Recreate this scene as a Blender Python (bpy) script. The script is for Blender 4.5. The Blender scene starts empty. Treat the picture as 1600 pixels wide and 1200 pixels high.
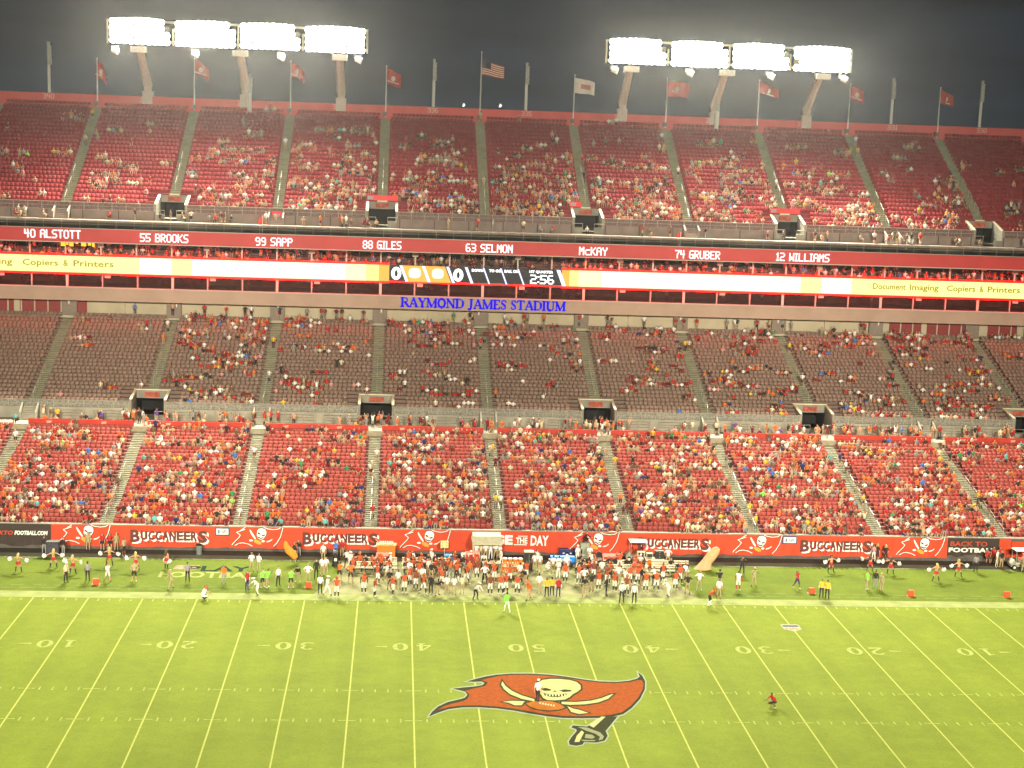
import bpy, bmesh, math, random
import numpy as np
from mathutils import Vector, Matrix

R = random.Random(7)
scene = bpy.context.scene
COL = scene.collection

# ------------------------------------------------------------------ camera
CX, CY, CZ, YAW, PIT, ROL, FPX = -11.021, -125.581, 39.089, .0793401, .1559530, .0353112, 2342.13
cyw, syw, cp, sp, cr, sr = math.cos(YAW), math.sin(YAW), math.cos(PIT), math.sin(PIT), math.cos(ROL), math.sin(ROL)
Rv = Vector((cyw, -syw, 0)); Fv = Vector((syw*cp, cyw*cp, -sp)); Uv = Vector((syw*sp, cyw*sp, cp))
right = Rv*cr + Uv*sr; up = Uv*cr - Rv*sr
cam_d = bpy.data.cameras.new('camera'); cam = bpy.data.objects.new('camera', cam_d); COL.objects.link(cam)
M = Matrix((right, up, -Fv)).transposed().to_4x4(); M.translation = Vector((CX, CY, CZ)); cam.matrix_world = M
cam_d.sensor_width = 36; cam_d.lens = FPX/1600*36; cam_d.clip_start = .5; cam_d.clip_end = 6000
scene.camera = cam

def ray(u, v):
    a, b = u-800, v-600
    x, y = a*cr+b*sr, -a*sr+b*cr
    return Rv*(x/FPX) + Fv + Uv*(-y/FPX)
def G(u, v, z=0.0):                    # photo point -> place on the ground
    d = ray(u, v); t = (z-CZ)/d.z
    return CX+d.x*t, CY+d.y*t
def V(u, v, y):                        # photo point -> place on an upright plane
    d = ray(u, v); t = (y-CY)/d.y
    return CX+d.x*t, CZ+d.z*t

# ------------------------------------------------------------------ world, exposure
w = bpy.data.worlds.new('World'); scene.world = w; w.use_nodes = True
nt = w.node_tree; N = nt.nodes; L = nt.links
bg = N['Background']
tc = N.new('ShaderNodeTexCoord'); sep = N.new('ShaderNodeSeparateXYZ'); L.new(tc.outputs['Generated'], sep.inputs[0])
ramp = N.new('ShaderNodeValToRGB'); L.new(sep.outputs['Z'], ramp.inputs[0])
e = ramp.color_ramp.elements
e[0].position = 0; e[0].color = (.011, .022, .035, 1)
e[1].position = .6; e[1].color = (.006, .008, .012, 1)
k = ramp.color_ramp.elements.new(.055); k.color = (.009, .017, .028, 1)
k = ramp.color_ramp.elements.new(.14); k.color = (.007, .009, .013, 1)
mp = N.new('ShaderNodeMapping'); mp.inputs['Scale'].default_value = (3, 3, 22); L.new(tc.outputs['Generated'], mp.inputs[0])
nz = N.new('ShaderNodeTexNoise'); nz.inputs['Scale'].default_value = 1.6; nz.inputs['Detail'].default_value = 5; L.new(mp.outputs[0], nz.inputs[0])
mr = N.new('ShaderNodeMapRange'); mr.inputs[1].default_value = .3; mr.inputs[2].default_value = .7; mr.inputs[3].default_value = .6; mr.inputs[4].default_value = 1.35
L.new(nz.outputs[0], mr.inputs[0])
mx = N.new('ShaderNodeMixRGB'); mx.blend_type = 'MULTIPLY'; mx.inputs[0].default_value = 1
L.new(ramp.outputs[0], mx.inputs[1]); L.new(mr.outputs[0], mx.inputs[2]); L.new(mx.outputs[0], bg.inputs[0])
bg.inputs[1].default_value = 1.0
vs = scene.view_settings; vs.view_transform = 'Standard'; vs.look = 'None'; vs.exposure = 0; vs.gamma = 1
vs.use_curve_mapping = False
scene.render.engine = 'CYCLES'
scene.cycles.max_bounces = 4; scene.cycles.diffuse_bounces = 2; scene.cycles.glossy_bounces = 2
scene.cycles.volume_bounces = 0; scene.cycles.transparent_max_bounces = 6

LIGHT_COL = (1.0, .94, .76)
def beam(name, loc, aim, watts, angle, radius=1.2, blend=.6):
    d = bpy.data.lights.new(name, 'SPOT'); o = bpy.data.objects.new(name, d); COL.objects.link(o)
    d.energy = watts; d.color = LIGHT_COL; d.shadow_soft_size = radius; d.spot_size = math.radians(angle); d.spot_blend = blend
    o.location = loc; o.rotation_euler = (Vector(aim)-Vector(loc)).to_track_quat('-Z', 'Y').to_euler()
    return o
HAZE = .000048
NEAR_W, FAR_W = 770e3, 530e3
for s in (-1, 1):
    for i in range(2):                 # the banks over the stand this picture was taken from
        x = s*(22+i*20)
        beam('floodlight_beam', (x, -122, 54), (s*(16+i*52), 15, 3), NEAR_W*(.92+.22*i), 52, 3.0, .9)
    for i in range(4):                 # the two banks in view
        x = s*(19.7+i*8.2)
        beam('floodlight_beam', (x, 71.8, 52.3), (s*(4+i*21), -20, 0), FAR_W/2*(.72+.19*i), 88, 1.5, .8)

# ------------------------------------------------------------------ materials
MATS = {}
def mat(name, rgb, rough=.7, var=.12, scale=3.0, bump=0.0, spec=.3, emit=0, metal=0):
    if name in MATS: return MATS[name]
    m = bpy.data.materials.new(name); m.use_nodes = True; n = m.node_tree.nodes; l = m.node_tree.links
    b = n['Principled BSDF']; b.inputs['Roughness'].default_value = rough; b.inputs['Specular IOR Level'].default_value = spec
    b.inputs['Metallic'].default_value = metal
    c = (*rgb, 1)
    if var > 0:
        t = n.new('ShaderNodeTexCoord'); z = n.new('ShaderNodeTexNoise'); z.inputs['Scale'].default_value = scale; z.inputs['Detail'].default_value = 4
        l.new(t.outputs['Object'], z.inputs[0])
        r = n.new('ShaderNodeValToRGB'); r.color_ramp.elements[0].position = .3; r.color_ramp.elements[1].position = .7
        r.color_ramp.elements[0].color = (*[x*(1-var) for x in rgb], 1); r.color_ramp.elements[1].color = (*[min(1, x*(1+var)) for x in rgb], 1)
        l.new(z.outputs[0], r.inputs[0]); l.new(r.outputs[0], b.inputs['Base Color'])
        if bump:
            bp = n.new('ShaderNodeBump'); bp.inputs['Strength'].default_value = bump; bp.inputs['Distance'].default_value = .03
            l.new(z.outputs[0], bp.inputs['Height']); l.new(bp.outputs[0], b.inputs['Normal'])
    else: b.inputs['Base Color'].default_value = c if not emit else (*[x*.06 for x in rgb], 1)
    if emit:
        b.inputs['Emission Color'].default_value = c; b.inputs['Emission Strength'].default_value = emit
    MATS[name] = m
    return m

def grass_mat(name, base, alt, speck):
    m = bpy.data.materials.new(name); m.use_nodes = True; n = m.node_tree.nodes; l = m.node_tree.links
    b = n['Principled BSDF']; b.inputs['Roughness'].default_value = .95; b.inputs['Specular IOR Level'].default_value = .08
    t = n.new('ShaderNodeTexCoord')
    z = n.new('ShaderNodeTexNoise'); z.inputs['Scale'].default_value = .11; z.inputs['Detail'].default_value = 6; z.inputs['Roughness'].default_value = .62
    mp_ = n.new('ShaderNodeMapping'); mp_.inputs['Scale'].default_value = (1, 1.7, 1); l.new(t.outputs['Object'], mp_.inputs[0]); l.new(mp_.outputs[0], z.inputs[0])
    r = n.new('ShaderNodeValToRGB'); r.color_ramp.elements[0].position = .34; r.color_ramp.elements[1].position = .6
    r.color_ramp.elements[0].color = (*alt, 1); r.color_ramp.elements[1].color = (*base, 1); l.new(z.outputs[0], r.inputs[0])
    z2 = n.new('ShaderNodeTexNoise'); z2.inputs['Scale'].default_value = 5; z2.inputs['Detail'].default_value = 5; l.new(t.outputs['Object'], z2.inputs[0])
    mr2 = n.new('ShaderNodeMapRange'); mr2.inputs[1].default_value = .25; mr2.inputs[2].default_value = .75; mr2.inputs[3].default_value = 1-speck; mr2.inputs[4].default_value = 1+speck
    l.new(z2.outputs[0], mr2.inputs[0])
    x = n.new('ShaderNodeMixRGB'); x.blend_type = 'MULTIPLY'; x.inputs[0].default_value = 1
    z3 = n.new('ShaderNodeTexNoise'); z3.inputs['Scale'].default_value = .9; z3.inputs['Detail'].default_value = 7; z3.inputs['Roughness'].default_value = .7; l.new(t.outputs['Object'], z3.inputs[0])
    mr3 = n.new('ShaderNodeMapRange'); mr3.inputs[1].default_value = .3; mr3.inputs[2].default_value = .7; mr3.inputs[3].default_value = .90; mr3.inputs[4].default_value = 1.08; l.new(z3.outputs[0], mr3.inputs[0])
    wv = n.new('ShaderNodeTexWave'); wv.wave_type = 'BANDS'; wv.bands_direction = 'X'; wv.inputs['Scale'].default_value = .0687; wv.inputs['Distortion'].default_value = .25; l.new(t.outputs['Object'], wv.inputs[0])
    mr4 = n.new('ShaderNodeMapRange'); mr4.inputs[1].default_value = .35; mr4.inputs[2].default_value = .65; mr4.inputs[3].default_value = .975; mr4.inputs[4].default_value = 1.025; l.new(wv.outputs[1], mr4.inputs[0])
    ml = n.new('ShaderNodeMath'); ml.operation = 'MULTIPLY'; l.new(mr3.outputs[0], ml.inputs[0]); l.new(mr4.outputs[0], ml.inputs[1])
    ml2 = n.new('ShaderNodeMath'); ml2.operation = 'MULTIPLY'; l.new(mr2.outputs[0], ml2.inputs[0]); l.new(ml.outputs[0], ml2.inputs[1])
    l.new(r.outputs[0], x.inputs[1]); l.new(ml2.outputs[0], x.inputs[2]); l.new(x.outputs[0], b.inputs['Base Color'])
    MATS[name] = m
    return m

CONC = mat('concrete', (.235, .215, .17), .9, .22, .9, .1)
CONC2 = mat('concrete_pale', (.30, .275, .21), .9, .18, .7)
STEP = mat('stair_concrete', (.195, .185, .118), .9, .18, 1.2)
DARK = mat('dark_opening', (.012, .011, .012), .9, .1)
TAN = mat('tan_stucco', (.37, .27, .20), .9, .08, .5)
TANL = mat('tan_wall', (.44, .36, .24), .9, .1, .5)
REDF = mat('red_fascia', (.47, .036, .034), .55, .07, .5)
RIMR = mat('rim_red', (.58, .085, .075), .7, .08, .6)
SEATR = mat('seat_red_plastic', (.37, .078, .060), .85, .22, 2.2, spec=.12)
SEATU = mat('seat_maroon_plastic', (.245, .030, .034), .9, .15, 1.5, spec=.06)
SEATC = mat('seat_grey_plastic', (.265, .172, .128), .9, .2, 1.8, spec=.06)
VINR = mat('vinyl_red', (.54, .056, .018), .6, .10, .8, .15)
VINK = mat('vinyl_black', (.045, .030, .024), .6, .2, 1.0, .3)
WHITE = mat('white_paint', (.78, .76, .68), .6, .05)
CREAM = mat('cream_paint', (.62, .56, .36), .6, .08)
STEEL = mat('pale_steel', (.36, .33, .26), .45, .08, metal=.2)
BRNL = mat('letter_brown', (.125, .034, .028), .7, .15)
POSTC = mat('post_tan', (.50, .40, .34), .8, .12)
GLASS = mat('dark_glass', (.03, .018, .018), .12, 0, spec=.6)
_n = GLASS.node_tree.nodes; _l = GLASS.node_tree.links
_t = _n.new('ShaderNodeBsdfTransparent'); _t.inputs[0].default_value = (.72, .66, .62, 1); _m = _n.new('ShaderNodeMixShader'); _m.inputs[0].default_value = .3
_l.new(_t.outputs[0], _m.inputs[1]); _l.new(_n['Principled BSDF'].outputs[0], _m.inputs[2]); _l.new(_m.outputs[0], _n['Material Output'].inputs[0])
MUL = mat('mullion', (.52, .42, .36), .6, .05)
ORANGE = mat('orange_plastic', (.65, .17, .02), .6, .08)
REDP = mat('red_plastic', (.50, .05, .03), .6, .08)
BLUEP = mat('blue_plastic', (.01, .16, .55), .6, .08)
BLACKP = mat('black_plastic', (.025, .023, .02), .6, .1)
GREYP = mat('grey_green_paint', (.32, .34, .24), .7, .08)
FLAGH = mat('hand_flag_red', (.75,.03,.03), .7, .1)
TIRE = mat('tyre_rubber', (.02, .02, .02), .9, .1)

# ------------------------------------------------------------------ helpers
ORD = ['first','second','third','fourth','fifth','sixth','seventh','eighth','ninth','tenth','eleventh','twelfth','thirteenth','fourteenth','fifteenth','sixteenth','seventeenth','eighteenth','nineteenth','twentieth','twenty-first','twenty-second','twenty-third','twenty-fourth']

def setp(o, label=None, cat=None, group=None, kind=None):
    if label: o['label'] = label
    if cat: o['category'] = cat
    if group: o['group'] = group
    if kind: o['kind'] = kind
    return o
def empty(name, loc=(0, 0, 0), rz=0, **k):
    o = bpy.data.objects.new(name, None); o.location = loc; o.rotation_euler = (0, 0, rz); o.empty_display_size = .3
    COL.objects.link(o); return setp(o, **k)
def link(name, me, parent=None, loc=None, rz=None, **k):
    o = bpy.data.objects.new(name, me); COL.objects.link(o)
    if parent: o.parent = parent
    if loc is not None: o.location = loc
    if rz is not None: o.rotation_euler = (0, 0, rz)
    return setp(o, **k)

class MB:
    def __init__(s): s.v = []; s.f = []; s.m = []
    def face(s, pts, m=0):
        b = len(s.v); s.v += [tuple(p) for p in pts]; s.f.append(tuple(range(b, b+len(pts)))); s.m.append(m); return s
    def box(s, x0, x1, y0, y1, z0, z1, m=0):
        b = len(s.v)
        s.v += [(x0,y0,z0),(x1,y0,z0),(x1,y1,z0),(x0,y1,z0),(x0,y0,z1),(x1,y0,z1),(x1,y1,z1),(x0,y1,z1)]
        for q in ((0,3,2,1),(4,5,6,7),(0,1,5,4),(1,2,6,5),(2,3,7,6),(3,0,4,7)):
            s.f.append(tuple(b+i for i in q)); s.m.append(m)
        return s
    def tube(s, pts, rad, n=6, m=0, cap=True):
        if not hasattr(rad, '__len__'): rad = [rad]*len(pts)
        P = [Vector(p) for p in pts]; b = len(s.v)
        for i, p in enumerate(P):
            d = (P[min(i+1, len(P)-1)]-P[max(i-1, 0)]).normalized()
            a = d.cross(Vector((0, 0, 1)) if abs(d.z) < .9 else Vector((1, 0, 0))).normalized(); c = d.cross(a)
            for j in range(n):
                t = 2*math.pi*j/n; s.v.append(tuple(p+(a*math.cos(t)+c*math.sin(t))*rad[i]))
        for i in range(len(P)-1):
            for j in range(n):
                q = (b+i*n+j, b+i*n+(j+1)%n, b+(i+1)*n+(j+1)%n, b+(i+1)*n+j); s.f.append(q); s.m.append(m)
        if cap:
            s.f.append(tuple(b+j for j in range(n))[::-1]); s.m.append(m)
            s.f.append(tuple(b+(len(P)-1)*n+j for j in range(n))); s.m.append(m)
        return s
    def ball(s, c, r, n=8, k=5, m=0):
        if not hasattr(r, '__len__'): r = (r, r, r)
        b = len(s.v)
        for i in range(1, k):
            ph = math.pi*i/k
            for j in range(n):
                t = 2*math.pi*j/n
                s.v.append((c[0]+r[0]*math.sin(ph)*math.cos(t), c[1]+r[1]*math.sin(ph)*math.sin(t), c[2]+r[2]*math.cos(ph)))
        top = len(s.v); s.v.append((c[0], c[1], c[2]+r[2])); s.v.append((c[0], c[1], c[2]-r[2]))
        for i in range(k-2):
            for j in range(n):
                s.f.append((b+i*n+j, b+(i+1)*n+j, b+(i+1)*n+(j+1)%n, b+i*n+(j+1)%n)); s.m.append(m)
        for j in range(n):
            s.f.append((top, b+j, b+(j+1)%n)); s.m.append(m)
            s.f.append((top+1, b+(k-2)*n+(j+1)%n, b+(k-2)*n+j)); s.m.append(m)
        return s
    def disc(s, c, r, n=12, m=0, axis='y'):
        pts = []
        for j in range(n):
            t = 2*math.pi*j/n
            pts.append((c[0]+r*math.cos(t), c[1], c[2]+r*math.sin(t)) if axis == 'y' else (c[0]+r*math.cos(t), c[1]+r*math.sin(t), c[2]))
        return s.face(pts, m)
    def mesh(s, name, mats, smooth=False):
        me = bpy.data.meshes.new(name); me.from_pydata(s.v, [], s.f)
        for a in (mats if isinstance(mats, (list, tuple)) else [mats]): me.materials.append(a)
        me.polygons.foreach_set('material_index', s.m)
        if smooth: me.polygons.foreach_set('use_smooth', [True]*len(s.f))
        me.update(); return me
    def build(s, name, mats, parent=None, smooth=False, loc=None, rz=None, **k):
        return link(name, s.mesh(name, mats, smooth), parent, loc, rz, **k)

def text_mesh(txt, size, mats, name='lettering', depth=.02, bold=0.0, align='CENTER', xs=1.0, shear=0.0):
    c = bpy.data.curves.new(name, 'FONT'); c.body = txt; c.size = size; c.extrude = depth/2; c.offset = bold
    c.align_x = align; c.align_y = 'BOTTOM_BASELINE'; c.shear = shear; c.resolution_u = 2
    o = bpy.data.objects.new('tmp', c); COL.objects.link(o)
    me = bpy.data.meshes.new_from_object(o.evaluated_get(bpy.context.evaluated_depsgraph_get()))
    bpy.data.objects.remove(o); bpy.data.curves.remove(c)
    for v in me.vertices: v.co.x *= xs
    me.materials.clear(); me.materials.append(mats); me.name = name
    return me
ROTX = Matrix.Rotation(math.pi/2, 4, 'X')            # text upright, read from the field side
def sign_text(txt, x, y, z, size, m, parent=None, name='lettering', **k):
    me = text_mesh(txt, size, m, name, **k); me.transform(ROTX)
    o = link(name, me, parent); o.location = (x, y, z); return o
def fit_text(txt, x0, x1, y, z, h, m, parent=None, name='lettering', **k):
    me = text_mesh(txt, 1.0, m, name, **k)
    xs = [v.co.x for v in me.vertices]; ys = [v.co.y for v in me.vertices]
    a, b, c, d = min(xs), max(xs), min(ys), max(ys)
    for v in me.vertices:
        v.co.x = (v.co.x-a)/(b-a)*(x1-x0); v.co.y = (v.co.y-c)/(d-c)*h
    me.transform(ROTX); o = link(name, me, parent); o.location = (x0, y, z); return o

PIX = {  # 5x7 dot-matrix letters of the ring of names
'A':"01110 10001 10001 11111 10001 10001 10001",'B':"11110 10001 10001 11110 10001 10001 11110",'C':"01111 10000 10000 10000 10000 10000 01111",
'E':"11111 10000 10000 11110 10000 10000 11111",'G':"01111 10000 10000 10111 10001 10001 01111",'I':"111 010 010 010 010 010 111",
'K':"10001 10010 10100 11000 10100 10010 10001",'L':"10000 10000 10000 10000 10000 10000 11111",'M':"10001 11011 10101 10101 10001 10001 10001",
'N':"10001 11001 11101 10111 10011 10001 10001",'O':"01110 10001 10001 10001 10001 10001 01110",'P':"11110 10001 10001 11110 10000 10000 10000",
'R':"11110 10001 10001 11110 10100 10010 10001",'S':"01111 10000 10000 01110 00001 00001 11110",'T':"11111 00100 00100 00100 00100 00100 00100",
'U':"10001 10001 10001 10001 10001 10001 01110",'W':"10001 10001 10001 10101 10101 11011 10001",'Y':"10001 10001 01010 00100 00100 00100 00100",
'c':"00000 00000 01111 10000 10000 10000 01111",
'0':"01110 10001 10001 10001 10001 10001 01110",'1':"010 110 010 010 010 010 111",'2':"11110 00001 00001 01110 10000 10000 11111",
'3':"11110 00001 00001 01110 00001 00001 11110",'4':"10010 10010 10010 11111 00010 00010 00010",'5':"11111 10000 10000 11110 00001 00001 11110",
'6':"01110 10000 10000 11110 10001 10001 01110",'7':"11111 00001 00010 00100 00100 00100 00100",'8':"01110 10001 10001 01110 10001 10001 01110",
'9':"01110 10001 10001 01111 00001 00001 01110",':':"0 1 0 0 0 1 0",' ':"000 000 000 000 000 000 000"}
def pix_width(t): return sum(len(PIX[c].split()[0])+1 for c in t)-1
def pix_text(mb, txt, x0, y, z0, w_, h, m=0, d=.03, fat=.12):
    px = w_/pix_width(txt); pz = h/7; x = x0
    for c in txt:
        rows = PIX[c].split()
        for r, row in enumerate(rows):
            i = 0
            while i < len(row):
                if row[i] == '1':
                    j = i
                    while j < len(row) and row[j] == '1': j += 1
                    z1 = z0+(7-r)*pz
                    mb.box(x+(i-fat)*px, x+(j+fat)*px, y-d, y, z1-pz*.999, z1-pz*.001, m); i = j
                else: i += 1
        x += (len(rows[0])+1)*px

SER = {  # serif capitals as strokes: (points, thick?) in a unit box
'R':(.80, [([(.16,0),(.16,1)],1), ([(.2,.97),(.5,.97),(.62,.86),(.62,.64),(.5,.53),(.2,.53)],0), ([(.4,.52),(.76,.03)],1), ([(0,.025),(.32,.025)],0), ([(0,.975),(.2,.975)],0)]),
'A':(.86, [([(.1,.02),(.42,.99)],0), ([(.42,.99),(.74,.02)],1), ([(.2,.34),(.62,.34)],0), ([(0,.025),(.24,.025)],0), ([(.58,.025),(.9,.025)],0)]),
'Y':(.82, [([(.1,.98),(.42,.46)],1), ([(.42,.46),(.72,.98)],0), ([(.42,.46),(.42,0)],1), ([(.26,.025),(.58,.025)],0), ([(0,.975),(.26,.975)],0), ([(.6,.975),(.84,.975)],0)]),
'M':(1.06, [([(.13,.02),(.13,.98)],0), ([(.13,.98),(.5,.05)],1), ([(.5,.05),(.88,.98)],0), ([(.88,.98),(.88,.02)],1), ([(0,.025),(.26,.025)],0), ([(.74,.025),(1.02,.025)],0), ([(0,.975),(.18,.975)],0), ([(.84,.975),(1.02,.975)],0)]),
'O':(.86, [([(.4,.98),(.16,.84),(.08,.5),(.16,.16),(.4,.02)],1), ([(.4,.02),(.66,.16),(.74,.5),(.66,.84),(.4,.98)],1)]),
'N':(.90, [([(.12,.02),(.12,.98)],0), ([(.12,.98),(.72,.03)],1), ([(.72,.03),(.72,.98)],0), ([(0,.025),(.24,.025)],0), ([(0,.975),(.14,.975)],0), ([(.6,.975),(.84,.975)],0)]),
'D':(.86, [([(.15,0),(.15,1)],1), ([(.18,.97),(.45,.97),(.68,.8),(.74,.5),(.68,.2),(.45,.03),(.18,.03)],0), ([(.69,.74),(.73,.5),(.69,.26)],1), ([(0,.025),(.16,.025)],0), ([(0,.975),(.16,.975)],0)]),
'J':(.52, [([(.3,1),(.3,.1),(.2,-.08),(.04,-.1)],1), ([(.14,.975),(.46,.975)],0)]),
'E':(.72, [([(.16,0),(.16,1)],1), ([(0,.97),(.6,.97),(.6,.78)],0), ([(.2,.52),(.44,.52)],0), ([(0,.03),(.6,.03),(.62,.24)],0)]),
'S':(.62, [([(.5,.76),(.44,.94),(.25,.98),(.1,.86),(.12,.68)],0), ([(.12,.68),(.44,.36)],1), ([(.44,.36),(.48,.14),(.3,.02),(.12,.06),(.05,.26)],0)]),
'T':(.76, [([(.36,0),(.36,1)],1), ([(.02,.78),(.03,.97),(.69,.97),(.7,.78)],0), ([(.2,.025),(.52,.025)],0)]),
'I':(.38, [([(.16,0),(.16,1)],1), ([(0,.025),(.32,.025)],0), ([(0,.975),(.32,.975)],0)]),
'U':(.86, [([(.14,.98),(.14,.24),(.24,.06),(.42,.02)],1), ([(.42,.02),(.62,.08),(.68,.26),(.68,.98)],0), ([(0,.975),(.3,.975)],0), ([(.56,.975),(.8,.975)],0)]),
' ':(.36, [])}
def serif_text(mb, txt, x0, y, z0, w_, h, thick=.15, thin=.065):
    tot = sum(SER[c][0] for c in txt); sx = w_/tot; x = x0; lay = 0
    for c in txt:
        wd, st = SER[c]
        for pts, th in st:
            t = (thick if th else thin)*h; lay = (lay+1) % 9
            for a, b in zip(pts[:-1], pts[1:]):
                lay = (lay+1) % 9
                A = Vector((x+a[0]*sx, z0+a[1]*h)); B = Vector((x+b[0]*sx, z0+b[1]*h)); d = (B-A).normalized(); n_ = Vector((-d.y, d.x))*t/2
                A2 = A-d*t*.25; B2 = B+d*t*.25
                q = [A2-n_, B2-n_, B2+n_, A2+n_]; yy = y-.06-lay*.004
                f = [(p.x, yy, p.y) for p in q]; bk = [(p.x, y, p.y) for p in q]
                mb.face(f)
                for i in range(4): mb.face([f[i], bk[i], bk[(i+1) % 4], f[(i+1) % 4]])
        x += wd*sx

# ------------------------------------------------------------------ ground and field
PITCH, A0 = 12.65, -.35
def strip(name, x0, x1, y0, y1, z, m, nx=1, ny=1, **k):
    return MB().face([(x0,y0,z),(x1,y0,z),(x1,y1,z),(x0,y1,z)]).build(name, m, **k)
strip('ground', -3000, 3000, -3000, 3000, -.012, mat('asphalt', (.05, .048, .045), .95, .2, .05), kind='structure')
FIELD = grass_mat('field_grass', (.162, .206, .0190), (.142, .183, .0168), .10)
APRON = grass_mat('apron_grass', (.112, .150, .0125), (.086, .122, .0105), .14)
PAINT = mat('field_paint', (.34, .37, .085), .9, .22, 7.0, spec=.04)
PAINTB = mat('border_paint', (.235, .27, .090), .9, .16, .8, spec=.04)
PAINTF = mat('faded_paint', (.275, .315, .080), .9, .28, 5.0, spec=.04)
strip('track', -90, 95, -66, 15.4, -.008, mat('track_grey', (.150, .150, .085), .95, .15, .6), kind='structure')
strip('wall_foot_strip', -90, 95, 13.9, 15.5, -.004, mat('dark_rubber', (.045, .038, .028), .95, .2, 1.0), kind='structure')
strip('sideline_grass', -90, 95, -62, 12.4, -.004, APRON, kind='structure')
fld = strip('field', -54.9, 54.9, -48.77, 0, 0, FIELD, kind='structure')
bord = strip('sideline_border', -56.7, 56.7, 0.02, 1.85, .004, PAINTB, kind='structure')
strip('sideline_border', -56.7, 56.7, -50.6, -48.79, .004, PAINTB, kind='structure')
# bench area: bare pale turf in front of the team benches
ba = MB().face([(-17.6, 1.86, .002), (16.6, 1.86, .002), (15.2, 8.6, .002), (15.0, 12.3, .002), (-15.6, 12.3, .002), (-15.6, 8.2, .002)])
ba.build('bench_area', mat('worn_turf', (.225, .225, .105), .95, .28, .45, spec=.04), kind='structure')

YD = .9144
for i in range(-9, 10):
    x = i*5*YD
    MB().face([(x-.058,-48.7,.004),(x+.058,-48.7,.004),(x+.058,-.02,.004),(x-.058,-.02,.004)]).build('yard_line', PAINT, fld)
hm = MB()
for i in range(-49, 50):
    if i % 5 == 0:
        for y in (-27.28, -21.56):
            hm.face([(i*YD-.6,y-.05,.008),(i*YD+.6,y-.05,.008),(i*YD+.6,y+.05,.008),(i*YD-.6,y+.05,.008)])
        continue
    x = i*YD
    for y0, y1 in ((-27.6, -26.98), (-21.86, -21.24), (-.78, -.16), (-48.6, -48.0)):
        hm.face([(x-.05,y0,.004),(x+.05,y0,.004),(x+.05,y1,.004),(x-.05,y1,.004)])
hm.build('hash_marks', PAINTF, fld, kind='stuff')
# broken coaching line on the apron
dl = MB()
for s in range(-46, 47):
    x = s*1.83
    if -17 < x < 16.5: continue
    dl.face([(x,3.55,.003),(x+1.1,3.55,.003),(x+1.1,3.67,.003),(x,3.67,.003)])
    dl.face([(x+.9,2.72,.003),(x+2.2,2.72,.003),(x+2.2,2.84,.003),(x+.9,2.84,.003)])
dl.build('dashed_line', mat('apron_paint', (.13, .19, .035), .9, .2), kind='structure')

def arc(cx_, cy_, rx, ry, a0, a1, n=10):
    return [(cx_+rx*math.cos(math.radians(a0+(a1-a0)*i/n)), cy_+ry*math.sin(math.radians(a0+(a1-a0)*i/n))) for i in range(n+1)]
def band(inner, outer): return list(zip(inner, outer))
def digit(mb, c, ox, oy, sx, sy, z, flip):
    """numerals painted on the grass, 1 x 1 box with serifs; turned half round to be read from the far side"""
    def put(pts):
        q = [(ox+flip*(p[0]-.5)*sx, oy+flip*(p[1]-.5)*sy, z) for p in pts]; mb.face(q)
    def ring(i, o):
        for a in range(len(i)-1): put([o[a], o[a+1], i[a+1], i[a]])
    if c == '0': ring(arc(.5,.5,.20,.40,0,360,18), arc(.5,.5,.46,.5,0,360,18))
    elif c == '1':
        put([(.38,.1),(.62,.1),(.62,1),(.38,.9)]); put([(.18,0),(.82,0),(.82,.1),(.18,.1)]); put([(.18,.76),(.38,.84),(.38,.9),(.18,.84)])
    elif c == '2':
        ring(arc(.5,.70,.20,.20,160,-50,9), arc(.5,.70,.44,.30,160,-50,9)); put([(.78,.47),(.63,.55),(.08,.16),(.32,.16)]); put([(.06,0),(.92,0),(.92,.3),(.84,.16),(.06,.16)])
    elif c == '3':
        ring(arc(.46,.73,.2,.18,150,-90,9), arc(.46,.73,.42,.27,150,-90,9)); ring(arc(.46,.28,.22,.18,88,-155,9), arc(.46,.28,.46,.28,88,-155,9))
    elif c == '4':
        put([(.56,.08),(.78,.08),(.78,.25),(.56,.25)]); put([(.56,.38),(.78,.38),(.78,1),(.56,1)]); put([(.04,.25),(.96,.25),(.96,.38),(.04,.38)]); put([(.06,.38),(.22,.38),(.56,.84),(.56,1)]); put([(.42,0),(.92,0),(.92,.08),(.42,.08)])
    elif c == '5':
        put([(.16,.5),(.32,.56),(.32,.86),(.16,1)]); put([(.16,1),(.32,.86),(.84,.86),(.9,1)]); ring(arc(.48,.31,.2,.2,140,-150,10), arc(.48,.31,.45,.32,140,-150,10))
for i in range(-4, 5):
    n = 50-abs(i)*10; x = i*10*YD
    for y, flip in ((-11.9, -1), (-36.9, 1)):
        d = MB(); digit(d, str(n)[0], x-flip*.92, y, 1.25, 1.75, .005, flip); d.build('yard_numeral', PAINTF, fld)
        d = MB(); digit(d, '0', x+flip*.92, y, 1.35, 1.75, .005, flip); d.build('yard_numeral', PAINTF, fld)
        if i:
            s = 1 if i > 0 else -1; xa = x+s*1.95
            MB().face([(xa,y-.13,.005),(xa+s*1.0,y-.02,.005),(xa+s*1.0,y+.06,.005),(xa,y+.17,.005)][::s]).build('arrow', PAINTF, fld)

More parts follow.
